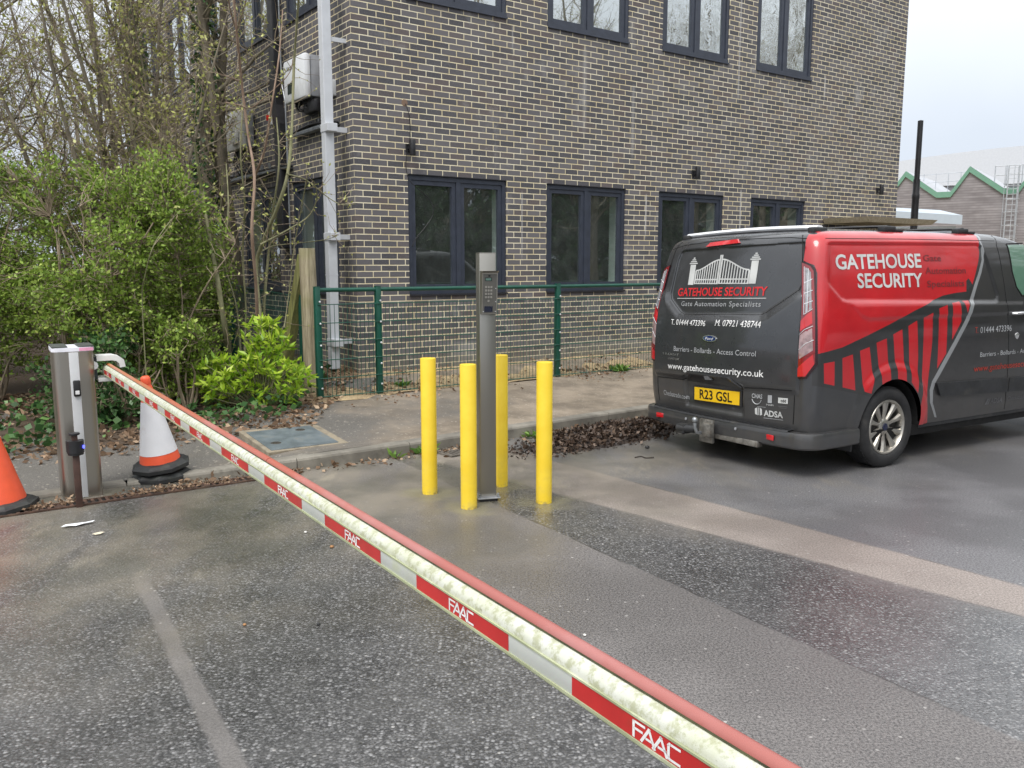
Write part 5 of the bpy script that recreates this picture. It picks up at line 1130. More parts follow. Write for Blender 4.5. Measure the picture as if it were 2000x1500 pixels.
for u in (-.80, -.30, .30, .80):
    g = MB(); y = -u; g.lathe([(.012, 0), (.012, .006), (0, .007)], 12, Matrix.Translation((van_rear_x(min(.7, abs(y)), .42, False)-.078+(.05 if abs(u) > .7 else 0), y, .332)) @ Matrix.Rotation(R_(-90), 4, 'Y')); g.build('parking_sensor', M_GREYP, bmp, 40)
# tow bar
M_TOW = mat('worn_tow_steel', (.22, .21, .19), .5, metal=.6, var=.35, vscale=20, dirt=(.09, .06, .04), dscale=14)
tb = bpy.data.objects.new('tow_bar', None); g = MB(); g.tube([(.02, .33, .245), (.02, .05, .25)], .028, 8); g.box((.0, -.28, .235), (.06, .50, .05), bev=.006); g.box((-.045, .03, .265), (.03, .16, .20), bev=.006); g.box((-.09, -.03, .285), (.06, .10, .12), bev=.012)
towb = g.build('tow_bar', M_TOW, van, 40); bpy.data.objects.remove(tb)
g = MB(); g.tube([(-.09, .04, .25), (-.15, .045, .26), (-.17, .045, .31), (-.17, .045, .345)], .016, 8); g.lathe([(0, -.025)]+[(.027*math.sin(R_(a)), -.027*math.cos(R_(a))) for a in range(20, 180, 20)]+[(0, .027)], 16, Matrix.Translation((-.17, .045, .37))); g.build('tow_ball', M_GALV, towb, 60)
g = MB(); g.tube([(-.03, .19, .255), (-.07, .30, .25), (-.08, .36, .25)], .035, 10); g.box((-.05, .32, .245), (.09, .10, .085), bev=.01); g.build('tow_socket', M_VTRIM, towb, 40)
# wheels
M_TYRE = mat('tyre_rubber', (.014, .014, .015), .7, var=.3, vscale=10, dirt=(.045, .042, .038), dscale=9); M_ALLOY = mat('dusty_alloy', (.44, .42, .38), .36, metal=.85, var=.12, dirt=(.24, .21, .17), dscale=10)
wl = bpy.data.objects.new('wheel', None); COL.objects.link(wl); wl.parent = van; wl.location = (WHEEL_X, -.945, .336)
# local: axle along -y outwards; wheel in x-z
MX = Matrix.Rotation(R_(90), 4, 'X')       # lathe z -> -y
g = MB(); g.lathe([(.215, -.10), (.245, -.115), (.30, -.12), (.328, -.105), (.336, -.08), (.336, .06), (.330, .085), (.305, .104), (.265, .106), (.232, .092), (.222, .07), (.215, .06)], 56, MX @ Matrix.Translation((0, 0, -.09)), cap=False)
ty = g.build('tyre', M_TYRE, wl, 50)
g = MB()
for k in range(72):
    a = 2*math.pi*k/72
    for zz, sk in ((-.055, .05), (.05, -.05)):
        M_ = MX @ Matrix.Rotation(a, 4, 'Z') @ Matrix.Translation((.3355, 0, zz-.09)) @ Matrix.Rotation(sk*6, 4, 'X'); g.box((0, 0, 0), (.006, .018, .05)); g.v[-8:] = [tuple(M_ @ Vector(p)) for p in g.v[-8:]]
g.build('tread_block', M_TYRE, ty)
g = MB(); g.lathe([(.232, .085), (.226, .094), (.214, .096), (.207, .085), (.20, .05), (.195, -.10)], 48, MX @ Matrix.Translation((0, 0, -.09)), cap=False)
rim = g.build('rim', M_ALLOY, wl, 40)
g = MB(); g.lathe([(.0, -.012), (.19, -.012)], 40, MX @ Matrix.Translation((0, 0, -.06)), cap=False); g.lathe([(.06, .0), (.165, .0), (.165, .012), (.06, .012)], 32, MX @ Matrix.Translation((0, 0, -.058)), cap=False); g.build('brake_disc', mat('dark_brake_iron', (.035, .032, .03), .5, metal=.5), wl)
for k in range(10):
    a = R_(36*k+90); M_ = MX @ Matrix.Rotation(a, 4, 'Z'); g = MB()
    sec = [(.045, .016, .060), (.10, .015, .066), (.15, .021, .074), (.212, .040, .080)]; v = []
    for r, hw, zt in sec: v += [M_ @ Vector((r, -hw, zt-.105)), M_ @ Vector((r, -hw*.55, zt-.088)), M_ @ Vector((r, hw*.55, zt-.088)), M_ @ Vector((r, hw, zt-.105)), M_ @ Vector((r, 0, zt-.135))]
    g.add(v, [(i*5+j, i*5+(j+1) % 5, (i+1)*5+(j+1) % 5, (i+1)*5+j) for i in range(3) for j in range(5)]+[(0, 1, 2, 3, 4), (19, 18, 17, 16, 15)]); g.build('spoke', M_ALLOY, rim, 30)
g = MB(); g.lathe([(.066, -.05), (.068, -.03), (.055, -.022), (.036, -.020), (0, -.020)], 24, MX); g.build('hub', M_ALLOY, rim, 40)
g = MB(); g.lathe([(.031, -.020), (.030, -.014), (0, -.012)], 20, MX); g.build('hub_cap', mat('blue_hub_enamel', (.012, .016, .045), .25), rim, 40)
for k in range(5):
    a = R_(72*k+18); g = MB(); g.lathe([(.016, -.05), (.016, -.036), (.010, -.036), (.010, -.028), (0, -.028)], 8, MX @ Matrix.Translation((.078*math.cos(a), .078*math.sin(a), 0))); g.build('wheel_nut', M_GALV, rim, 40)
for x, sg in ((WHEEL_FX, 1), (WHEEL_X, -1), (WHEEL_FX, -1)):
    w2 = wl.copy(); COL.objects.link(w2); w2.parent = van; w2.location = (x, -.945 if sg > 0 else .945, .336); w2.rotation_euler = (0, 0, 0 if sg > 0 else math.pi)
    for ch in (ty, rim): c = ch.copy(); COL.objects.link(c); c.parent = w2
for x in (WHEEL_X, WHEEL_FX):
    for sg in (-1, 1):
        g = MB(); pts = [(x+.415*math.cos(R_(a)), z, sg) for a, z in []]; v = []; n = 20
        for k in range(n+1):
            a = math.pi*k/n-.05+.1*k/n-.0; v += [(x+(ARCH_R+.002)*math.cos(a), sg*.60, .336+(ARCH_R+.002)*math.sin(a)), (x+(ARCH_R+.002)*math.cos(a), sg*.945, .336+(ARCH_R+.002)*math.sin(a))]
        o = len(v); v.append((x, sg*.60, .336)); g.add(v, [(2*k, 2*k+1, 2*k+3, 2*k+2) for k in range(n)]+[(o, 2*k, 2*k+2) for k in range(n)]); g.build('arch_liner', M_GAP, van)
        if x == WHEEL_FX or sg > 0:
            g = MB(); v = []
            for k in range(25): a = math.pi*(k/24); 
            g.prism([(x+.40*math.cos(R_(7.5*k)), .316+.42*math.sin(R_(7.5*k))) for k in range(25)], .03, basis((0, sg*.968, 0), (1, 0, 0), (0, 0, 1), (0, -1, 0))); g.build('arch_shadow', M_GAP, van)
g = MB(); g.box((.585, -.855, .285), (.022, .20, .21), Matrix.Rotation(R_(6), 4, 'Y'), bev=.006); g.build('mud_flap', M_VTRIM, van, 40)
# roof bars
for x, zr, rr_, mb_ in ((.37, 1.958, 1., mat('silver_roof_bar', (.74, .75, .77), .4)), (1.22, 1.985, .55, M_VTRIM), (2.25, 1.985, .55, M_VTRIM)):
    g = MB(); prof = [(-.74+1.48*k/20, zr+.016*math.cos((k/20-.5)*math.pi)) for k in range(21)]
    P = [(x, y, z) for y, z in prof]; v = []
    for p in P: v += [(p[0]+.04*math.cos(R_(a)), p[1], p[2]+.021*rr_*math.sin(R_(a))) for a in range(0, 360, 30)]
    g.add(v, [(i*12+k, i*12+(k+1) % 12, (i+1)*12+(k+1) % 12, (i+1)*12+k) for i in range(20) for k in range(12)]+[tuple(range(12)), tuple(range(240, 252))[::-1]]); rb = g.build('roof_bar', mb_, van, 50)
    for sg in (-1, 1):
        g = MB(); g.box((x, sg*.72, zr-.02), (.16, .07, .05), bev=.012); g.box((x+.07, sg*.73, zr-.03), (.22, .05, .024), bev=.008); g.build('bar_foot', M_VTRIM, rb, 40)
# front end (seen only from elsewhere): windscreen, grille, lamps, mirrors
g = MB(); v = []
for k in range(9):
    z = 1.22+.60*k/8; hw = van_w(z)-.14
    for j in range(9): y = -hw+2*hw*j/8; v.append((van_f(z)+.06*(1-(y/(van_w(z)-.25))**2 if abs(y) < van_w(z)-.25 else 0)+.012-(0 if abs(y) < van_w(z)-.25 else .03), y, z))
g.add(v, [(i*9+j, i*9+j+1, (i+1)*9+j+1, (i+1)*9+j) for i in range(8) for j in range(8)]); g.build('windscreen', M_VGL, van, 60)
g = MB(); g.box((4.945, 0, .66), (.03, 1.0, .26), bev=.01); g.box((4.94, 0, .36), (.05, 1.3, .14), bev=.02); g.build('grille', M_VTRIM, van, 40)
for sg in (-1, 1):
    g = MB(); g.box((4.80, sg*.72, .80), (.18, .32, .20), Matrix.Rotation(-sg*R_(28), 4, 'Z'), bev=.04); g.v = [(a, b_, c) for a, b_, c in g.v]; g.build('headlight', M_LC, van, 40)
    g = MB(); g.box((3.62, sg*1.10, 1.32), (.12, .16, .30), bev=.04); g.box((3.62, sg*1.0, 1.28), (.06, .12, .06)); g.build('door_mirror', M_VTRIM, van, 40)
# ------------------------------------------------------------------ right background
def boards(name):
    b = NB(name); sp = b.n('ShaderNodeSeparateXYZ'); b.l(b.obj(), sp.inputs[0]); q = b.math('FRACT', b.math('MULTIPLY', sp.outputs['Z'], 6.6)); row = b.math('FLOOR', b.math('MULTIPLY', sp.outputs['Z'], 6.6))
    cm = b.n('ShaderNodeCombineXYZ'); b.l(b.math('MULTIPLY', sp.outputs['X'], .25), cm.inputs[0]); b.l(b.math('MULTIPLY', row, 3.7), cm.inputs[1])
    n = b.noise(1.3, 4, .7, cm.outputs[0]); c = b.mix(b.ramp(n, .3, .7), (.155, .143, .148), (.285, .27, .277)); c = b.mix(b.ramp(q, .78, .95), c, (.11, .10, .105)); c = b.mix(b.ramp(b.noise(.35, 3), .4, .7, 0, .4), c, (.31, .30, .315)); b.set(col=c, rough=.8); return b.m
M_BOARD = boards('silvered_timber_cladding'); M_GTRIM = mat('sage_green_fascia', (.135, .285, .205), .5, var=.05); M_PALE = mat('pale_sheet_roof', (.40, .415, .44), .5, var=.04, vscale=.4); M_RAIL = mat('grey_guard_rail', (.42, .45, .48), .5, metal=.4)
W0 = Vector((22.31, 55.86, 0)); ang = R_(-37.45); t = thing('clad_workshop', 'timber clad workshop with zigzag green edged roofline far right behind the van', 'building', W0, ang)
pk = [(0, 5.2), (2.6, 5.28), (4.05, 6.72), (6.65, 5.35), (7.75, 5.35), (9.1, 6.78), (11.7, 5.40), (12.8, 5.40), (14.1, 6.85), (16.7, 5.5), (18, 5.5), (19.3, 6.9), (22, 5.6), (24.6, 7.0), (27, 5.7), (30, 5.7)]
pk = [(a*.7055, z+.685) for a, z in pk]
g = MB(); g.prism([(0, -.2)]+[(a, z-.2) for a, z in pk]+[(pk[-1][0], -.2)], 9, basis((0, 9, 0), (1, 0, 0), (0, 0, 1), (0, -1, 0))); g.build('clad_wall', M_BOARD, t)
g = MB()
for (a, z), (b_, y) in zip(pk, pk[1:]):
    L = math.hypot(b_-a, y-z); nx, nz = -(y-z)/L*.0, 1; h = .34
    g.add([(a, -.12, z-h), (b_, -.12, y-h), (b_, -.12, y), (a, -.12, z), (a, 9, z-h), (b_, 9, y-h), (b_, 9, y+.0), (a, 9, z)], [(0, 1, 2, 3), (7, 6, 5, 4), (3, 2, 6, 7), (0, 4, 5, 1)])
g.build('fascia', M_GTRIM, t)
g = MB()
for (a, z), (b_, y) in zip(pk, pk[1:]): g.add([(a, .05, z+.012), (b_, .05, y+.012), (b_, 9, y+.012), (a, 9, z+.012)], [(0, 1, 2, 3)])
g.build('roof', M_PALE, t)
g = MB()
for x in (3.6, 4.3, 5.0, 5.7): g.tube([(x, 1.4, 6.1), (x, 1.4, 7.3)], .02, 5)
for z in (6.7, 7.2): g.tube([(2, 1.4, z), (6.4, 1.4, z+.1)], .018, 5)
g.build('guard_rail', M_RAIL, t)
lx_ = 8.75; g = MB()
for dx in (-.26, .26): g.tube([(lx_+dx, -.35, 0), (lx_+dx, -.35, 7.3)], .035, 6)
k = .3
while k < 7.2: g.tube([(lx_-.26, -.35, k), (lx_+.26, -.35, k)], .016, 5); k += .3
for k in range(6): z = 2.4+.75*k; g.tube([(lx_+.42*math.sin(R_(a)), -.35-.75*math.cos(R_(a))*(1 if abs(a) < 90 else 0), z) for a in range(-90, 91, 18)], .02, 5)
for a in (-60, -20, 20, 60): g.tube([(lx_+.42*math.sin(R_(a)), -.35-.75*math.cos(R_(a)), 2.4), (lx_+.42*math.sin(R_(a)), -.35-.75*math.cos(R_(a)), 7.3)], .018, 5)
for x in (-1.0, -.4, .4, 1.0, 1.6): g.tube([(lx_+x, 0, 6.2), (lx_+x, 0, 7.4)], .03, 5)
for z in (6.85, 7.38): g.tube([(lx_-1.0, 0, z), (lx_+2.2, 0, z)], .025, 5)
g.build('caged_ladder', M_RAIL, t)
t = thing('warehouse', 'pale wide warehouse roof with mist put into its colour beyond the zigzag workshop', 'building', (34, 84, 0), R_(-25))
g = MB(); g.box((20, 12, 4.7), (46, 24, 9.4)); g.build('wall', mat('haze_pale_wall', (.45, .47, .50), .7, var=.03), t)  # distance haze is put into the pale wall colour
g = MB(); n = 16; v = []
for k in range(n+1): a = k/n; v += [(-4+48*a, -.5, 9.7+2.6*math.sin(math.pi*min(1, a*.9+.08))), (-4+48*a, 24.5, 9.9+2.6*math.sin(math.pi*min(1, a*.9+.08)))]
g.add(v, [(2*k, 2*k+1, 2*k+3, 2*k+2) for k in range(n)]); m_ = len(g.v); g.add([(p[0], p[1], 8.9) for p in v], []); g.f += [(2*k, 2*k+2, m_+2*k+2, m_+2*k) for k in range(n)]; g.mi += [0]*n; g.build('roof', mat('haze_pale_roof', (.58, .60, .63), .6, var=.03), t)  # roof colour raised towards the sky to stand in for haze
M_SHED = mat('pale_blue_steel_sheet', (.42, .49, .56), .45, var=.05)
t = thing('steel_shed', 'pale blue ribbed steel shed roof peeping over the van beside the brick building', 'shed', (14.6, 36.0, 0), R_(-16))
g = MB(); g.box((1.8, 2, 1.6), (3.6, 4, 3.2))
for k in range(14): g.box((1.8, -.012, .3+k*.22), (3.6, .03, .05))
g.build('ribbed_wall', M_SHED, t); g = MB(); g.add([(-.2, -.3, 3.95), (3.75, -.3, 3.62), (3.75, 4.3, 4.1), (-.2, 4.3, 4.4), (-.2, -.3, 3.58), (3.75, -.3, 3.25), (3.75, 4.3, 3.7), (-.2, 4.3, 4.0)], [(0, 1, 2, 3), (4, 7, 6, 5), (0, 4, 5, 1), (1, 5, 6, 2), (2, 6, 7, 3), (3, 7, 4, 0)]); g.build('roof', mat('light_blue_roof', (.40, .465, .53), .4, var=.03), t)
t = thing('bin_store', 'timber slatted bin store with pale flat capping against the right end of the brick wall', 'bin store', FP(9.5, .02, path_z(*FP(9.1, .5, 0).xy)), TH)
zt = 2.23; M_SLAT = timber('brown_slats', (.10, .075, .05), (.17, .13, .085), .2); M_CAP = timber('pale_capping', (.36, .31, .22), (.50, .44, .33), .1)
g = MB()
for k in range(9): g.box((.03, -.06-.088*k, zt/2-.1), (.035, .050, zt-.12))
g.build('slatted_side', M_SLAT, t)
g = MB()
for k in range(22): g.box((.06+.088*k, -.80, zt/2-.1), (.052, .035, zt-.12))
g.build('slatted_front', M_SLAT, t)
g = MB()
for x in (.06, 1.90): g.box((x, -.74, zt/2-.1), (.09, .09, zt-.15))
g.build('corner_post', M_SLAT, t)
g = MB(); g.add([(-.10, .0, zt-.07), (2.02, 0, zt-.07), (2.02, -.88, zt-.07), (-.10, -.88, zt-.07), (-.16, .0, zt+.02), (2.10, 0, zt+.02), (2.10, -.95, zt+.02), (-.16, -.95, zt+.02)], [(0, 1, 2, 3), (7, 6, 5, 4), (0, 4, 5, 1), (1, 5, 6, 2), (2, 6, 7, 3), (3, 7, 4, 0)]); g.build('capping', M_CAP, t)
t = thing('lamp_column', 'plain black lamp column without lantern standing beyond the brick building', 'lamp post', (10.27, 22.0, 0), 0)
g = MB(); g.lathe([(.088, 0), (.088, 2.9), (.086, 3.3), (.094, 3.34), (.094, 3.42), (.082, 3.46), (.082, 3.80)], 16); g.build('lower_shaft', M_BLACK, t, 40)
g = MB(); g.lathe([(.066, 3.8), (.066, 5.24), (.0, 5.26)], 14); g.build('upper_shaft', M_BLACK, t, 40)
# ------------------------------------------------------------------ vegetation
def leaf_mat(name, c0, c1, c2, rough=.5, trans=.25, brown=0.):
    b = NB(name); ge = b.n('ShaderNodeNewGeometry'); r = ge.outputs['Random Per Island']; sp = b.math('FRACT', b.math('MULTIPLY', r, 13.7))
    c = b.mix(b.ramp(r, 0, 1), c0, c1); c = b.mix(b.ramp(sp, .70, 1.0), c, c2); c = b.mix(b.ramp(b.noise(1.7, 3), .35, .65, 0, .35), c, c0)
    if brown: c = b.mix(b.math('GREATER_THAN', b.math('FRACT', b.math('MULTIPLY', r, 37.1)), 1-brown), c, (.20, .12, .05))
    b.set(col=c, rough=rough, spec=.35); tl = b.n('ShaderNodeBsdfTranslucent'); b.l(c, tl.inputs[0]); ms = b.n('ShaderNodeMixShader'); ms.inputs[0].default_value = trans
    b.l(b.b.outputs[0], ms.inputs[1]); b.l(tl.outputs[0], ms.inputs[2]); b.l(ms.outputs[0], b.out.inputs[0]); return b.m
M_LHEDGE = leaf_mat('fresh_hedge_leaf', (.130, .210, .030), (.30, .435, .068), (.48, .58, .13)); M_LDARK = leaf_mat('dark_ivy_leaf', (.028, .075, .022), (.075, .165, .045), (.15, .26, .08), .4, .1)
M_LBUD = leaf_mat('yellow_green_bud', (.30, .31, .085), (.44, .46, .14), (.58, .60, .25)); M_LLAUREL = leaf_mat('young_laurel_leaf', (.19, .35, .025), (.42, .58, .045), (.60, .70, .10), .38, .3)
M_LLIT = leaf_mat('dead_leaf', (.11, .068, .040), (.31, .205, .13), (.50, .37, .25), .8, .1); M_LPILE = leaf_mat('wet_dead_leaf', (.022, .014, .010), (.085, .055, .038), (.20, .14, .10), .5, .05); M_LWEED = leaf_mat('weed_leaf', (.08, .17, .03), (.17, .30, .05), (.25, .40, .09))
def bark(name, a, b_, moss=.3):
    b = NB(name); n = b.noise(9, 6, .7, b.map((1, 1, .25))); c = b.mix(b.ramp(n, .3, .7), a, b_); c = b.mix(b.ramp(b.noise(2.1, 4), .5, .7, 0, moss), c, (.13, .15, .045)); b.set(col=c, rough=.9, normal=b.bump(n, .5, .01)); return b.m
M_BARK = bark('grey_brown_bark', (.105, .088, .064), (.27, .235, .175)); M_TWIG = bark('brown_twig', (.17, .13, .085), (.36, .29, .21), .15); M_STEM = bark('green_stem', (.14, .14, .070), (.27, .26, .15), .5); M_RSTEM = bark('reddish_stem', (.19, .125, .085), (.30, .215, .16), .05)
class Br:
    """branches as many-sided tubes, collected as arrays"""
    def __init__(s): s.V = []; s.F = []; s.n = 0
    def add(s, P, R, k=4):
        P = np.asarray(P, float); R = np.asarray(R, float); n = len(P); T = np.gradient(P, axis=0); T /= np.linalg.norm(T, axis=1, keepdims=True)+1e-9
        ref = np.array([.31, .77, .55]); A = np.cross(T, ref); A /= np.linalg.norm(A, axis=1, keepdims=True)+1e-9; B = np.cross(T, A)
        th = np.arange(k)*2*np.pi/k; V = P[:, None, :]+R[:, None, None]*(A[:, None, :]*np.cos(th)[None, :, None]+B[:, None, :]*np.sin(th)[None, :, None])
        i = np.arange(n-1)[:, None]*k; j = np.arange(k)[None, :]; f = np.stack([i+j, i+(j+1) % k, i+k+(j+1) % k, i+k+j], -1).reshape(-1, 4)+s.n
        s.V.append(V.reshape(-1, 3)); s.F.append(f); s.n += n*k
    def build(s, name, m, par=None): return np_mesh(name, np.concatenate(s.V), np.concatenate(s.F), m, par, True)
def leaves(P, D, size, wid=.5, fold=.25, r=NR):
    """folded diamond leaves at P pointing along D"""
    P = np.asarray(P, float); D = np.asarray(D, float); n = len(P); D = D/(np.linalg.norm(D, axis=1, keepdims=True)+1e-9)
    S = np.asarray(size, float).reshape(-1, 1)*np.ones((n, 1)); q = r.normal(size=(n, 3)); A = np.cross(D, q); A /= np.linalg.norm(A, axis=1, keepdims=True)+1e-9; N = np.cross(D, A)
    mid = P+D*S*.45-N*S*fold*.3; V = np.stack([P, mid+A*S*wid*.5+N*S*fold*.3, P+D*S, mid-A*S*wid*.5+N*S*fold*.3], 1)
    return V.reshape(-1, 3), np.arange(4*n).reshape(n, 4)
def walk(p, d, L, n, wob, up=0., r=NR):
    P = [np.array(p, float)]; d = np.array(d, float); d /= np.linalg.norm(d)
    for _ in range(n):
        d = d+r.normal(size=3)*wob+np.array([0, 0, up]); d /= np.linalg.norm(d); P.append(P[-1]+d*L/n)
    return np.array(P), d
def bare_tree(lbl, loc, h, rad, seed, stems=1, lean=(0, 0), ivy=False, nb=22, budd=9, group='trees and saplings at the edge of the wood', bud=.045, name='tree', low=.22):
    r = np.random.default_rng(seed); t = thing(name, lbl, 'tree', loc, 0, group); TR, TW = Br(), Br(); LP, LD = [], []; IV, ID = [], []
    for s in range(stems):
        d = np.array([lean[0]+r.normal()*.10*(stems > 1), lean[1]+r.normal()*.10*(stems > 1), 1.]); hh = h*r.uniform(.8, 1.05); p0 = np.array([r.normal()*.12*(stems > 1), r.normal()*.12*(stems > 1), -.1])
        P, _ = walk(p0, d, hh, 14, .045, .02, r); rr = rad*(1-np.linspace(0, 1, 15)**1.3*.88)*r.uniform(.75, 1.05); rr[0] *= 1.35; TR.add(P, rr, 9)
        if ivy:
            for k in range(1500):
                q = r.uniform(0, .72)*14; i = int(q); c = P[i]+(P[i+1]-P[i])*(q-i); o = r.normal(size=3); o[2] *= .3; o /= np.linalg.norm(o); IV.append(c+o*(rr[i]*1.1+r.uniform(0, .10))); ID.append(o*.5+np.array([0, 0, -.6])+r.normal(size=3)*.4)
        for b in range(int(nb*r.uniform(.85, 1.15))):
            q = low*14+(13.6-low*14)*r.uniform(0, 1)**.85; i = min(13, int(q)); c = P[i]+(P[i+1]-P[i])*(q-i); a = r.uniform(0, 2*np.pi); e = r.uniform(.25, 1.1)
            L = (1-q/14*.55)*h*.30*r.uniform(.6, 1.15); B, bd = walk(c, [math.cos(a), math.sin(a), e], L, 8, .16, .05, r); br = rr[i]*r.uniform(.28, .5); TR.add(B, br*np.linspace(1, .25, 9), 5)
            for k in range(int(5+L*3)):
                i2 = r.integers(1, 8); a2 = r.normal(size=3); a2[2] += .45; T2, td = walk(B[i2], a2+(B[i2]-B[i2-1])*4, L*r.uniform(.22, .5), 5, .2, .05, r); TW.add(T2, np.linspace(max(.004, br*.22), .0018, 6), 3)
                for m in range(r.integers(2, 5)):
                    i3 = r.integers(1, 6); a3 = r.normal(size=3); a3[2] += .3; T3, _ = walk(T2[i3], a3, L*r.uniform(.08, .22), 3, .2, 0, r); TW.add(T3, np.linspace(.003, .0014, 4), 3)
                    for z in range(r.integers(0, max(1, budd//3)+1)): LP.append(T3[r.integers(1, 4)]+r.normal(size=3)*.01); LD.append(r.normal(size=3)+np.array([0, 0, .5]))
                for z in range(r.integers(0, budd//3+2)): LP.append(T2[r.integers(1, 6)]+r.normal(size=3)*.01); LD.append(r.normal(size=3)+np.array([0, 0, .4]))
    TR.build('trunk', M_BARK, t); cr_ = TW.build('crown', M_TWIG, t)
    if LP: V, F = leaves(LP, LD, r.uniform(.5, 1.25, len(LP))*bud, .6, .4, r); np_mesh('buds', V, F, M_LBUD, cr_)
    if IV: V, F = leaves(IV, ID, r.uniform(.05, .10, len(IV)), .8, .2, r); np_mesh('ivy', V, F, M_LDARK, t)
    return t
def clump(p, s, ph): return math.sin(p[0]*s+ph)+math.sin(p[1]*s*1.1+ph*2.3)+math.sin(p[2]*s*1.3+ph*.7)+.6*math.sin((p[0]+p[2])*s*2.1+ph)
def shrub(lbl, loc, R, seed, ntw=620, per=15, size=.045, m=None, group='leafy shrubs of the hedge', wid=.55, stems=14, thr=-.55, tw=M_TWIG, bottom=.12, name='shrub'):
    """R = half widths and height; twigs run out from arching stems and carry leaf sprays"""
    r = np.random.default_rng(seed); t = thing(name, lbl, 'shrub', loc, 0, group); T = Br(); LP, LD = [], []; S = []
    for k in range(stems):
        a = r.uniform(0, 2*np.pi); o = r.uniform(.1, .8); P, _ = walk([math.cos(a)*.18*R[0], math.sin(a)*.18*R[1], -.05], [math.cos(a)*o*R[0]/R[2], math.sin(a)*o*R[1]/R[2], 1], R[2]*r.uniform(.7, 1.0), 9, .10, .0, r); T.add(P, np.linspace(.016, .005, 10)*r.uniform(.7, 1.4), 5); S.append(P)
    S_ = np.concatenate(S); n = 0; tries = 0
    while n < ntw and tries < ntw*6:
        tries += 1; a = r.uniform(0, 2*np.pi); z = bottom+(1-bottom)*r.uniform(0, 1)**.9; w_ = math.sqrt(max(.02, 1-((z-.42)/.60)**2)) if z > .42 else .80+.20*z/.42; q = r.uniform(0, 1)**.38
        lump = 1+.16*math.sin(3*a+seed)+.12*math.sin(7*z*3+a*2+seed*1.7); p = np.array([math.cos(a)*R[0]*w_*q*lump, math.sin(a)*R[1]*w_*q*lump, z*R[2]*(1+.07*math.sin(5*a+seed))])
        if clump(p, 3.3, seed) < thr: continue
        n += 1; d2 = ((S_-p)**2).sum(1)+.6*np.maximum(0, S_[:, 2]-p[2]+.15)**2; s0 = S_[np.argmin(d2)]; mid = (s0+p)/2+r.normal(size=3)*.05; tip = p+r.normal(size=3)*.04; P = np.array([s0, (s0+mid)/2+r.normal(size=3)*.02, mid, (mid+p)/2+r.normal(size=3)*.02, p, tip]); T.add(P, np.linspace(.005, .0016, 6), 3)
        dr = p-s0; dr /= np.linalg.norm(dr)+1e-6; c = r.integers(per//2, per+per//2)
        u = r.uniform(.35, 1.05, c); B = s0+(p-s0)*u[:, None] if np.linalg.norm(p-s0) < .5 else p-dr*(.45*(1-u))[:, None]; LP.append(B+r.normal(size=(c, 3))*.035); LD.append(r.normal(size=(c, 3))+dr*.7+np.array([0, 0, .35]))
    T.build('stems', tw, t); P = np.concatenate(LP); D = np.concatenate(LD); k = P[:, 2] > .02; P, D = P[k], D[k]
    V, F = leaves(P, D, r.uniform(.6, 1.3, len(P))*size, wid, .3, r); np_mesh('foliage', V, F, m or M_LHEDGE, t); return t
def gpt(x, y, dz=0): return (x, y, path_z(x, y)+dz)
HG = 'leafy shrubs of the hedge'
shrub('broad fresh green shrub at the left edge of the picture', gpt(-5.55, 8.75), (1.05, .85, 2.50), 3, 1450, 18, thr=-.35)
shrub('tall fresh green shrub directly behind the barrier cabinet', gpt(-4.35, 8.75), (.95, .75, 2.40), 5, 1400, 18, thr=-.3)
shrub('dense green shrub behind the white sleeved traffic cone', gpt(-3.72, 9.0), (.78, .72, 2.45), 8, 1250, 18, thr=-.3)
shrub('open green shrub between the hedge and the slender stems', gpt(-3.95, 10.4), (.5, .5, 2.3), 13, 480, 14, thr=-.2)
shrub('low dark ivy shrub at the hedge foot behind the barrier', gpt(-3.9, 8.2), (.75, .42, .85), 21, 380, 14, .05, M_LDARK, wid=.7)
shrub('low green shrub at the hedge foot beside the yellow green bush', gpt(-3.40, 8.6), (.5, .4, .9), 22, 330, 15)
shrub('green thicket seen deep behind the hedge at far left', gpt(-7.4, 10.4), (1.5, 1.1, 2.9), 31, 900, 13, .05, thr=-.3); shrub('shadowy thicket between the ivy clad trunks and the hedge', gpt(-5.3, 10.9), (1.3, 1.0, 2.7), 34, 800, 13, .05, thr=-.3)
# rosetted young laurel
def laurel(lbl, loc, seed):
    r = np.random.default_rng(seed); t = thing('bush', lbl, 'bush', loc, 0); T = Br(); LP, LD, LS = [], [], []
    for k in range(250):
        L_ = ((-.42, -.08, .26, .27, .25, .24), (.20, -.10, .30, .40, .30, .30), (.06, .05, .70, .25, .20, .26), (-.10, .0, .40, .28, .25, .26))[int(r.choice(4, p=(.24, .40, .20, .16)))]
        o = r.normal(size=3); o /= np.linalg.norm(o); c = np.array(L_[:3])+o*np.array(L_[3:])*r.uniform(0, 1)**.4; c[2] = max(.05, c[2])
        b0 = np.array([c[0]*.3, c[1]*.3, max(0, c[2]-.35)]); T.add(np.array([b0, (b0+c)/2+r.normal(size=3)*.02, c]), [.006, .004, .003], 4); ax = np.array([c[0]*.9, c[1]*.9-.25, .75])+r.normal(size=3)*.25; ax /= np.linalg.norm(ax)
        for m in range(r.integers(8, 13)):
            o = r.normal(size=3); o -= ax*(o@ax); o /= np.linalg.norm(o); LP.append(c+r.normal(size=3)*.008-ax*r.uniform(0, .05)); LD.append(o*r.uniform(.5, 1.1)+ax*r.uniform(.2, .9)); LS.append(r.uniform(.06, .125))
    T.build('stems', M_STEM, t); V, F = leaves(LP, LD, LS, .32, .4, r); np_mesh('foliage', V, F, M_LLAUREL, t); return t
laurel('bright yellow green bush with pointed leaf rosettes beside the timber post', gpt(-2.62, 8.75), 4)
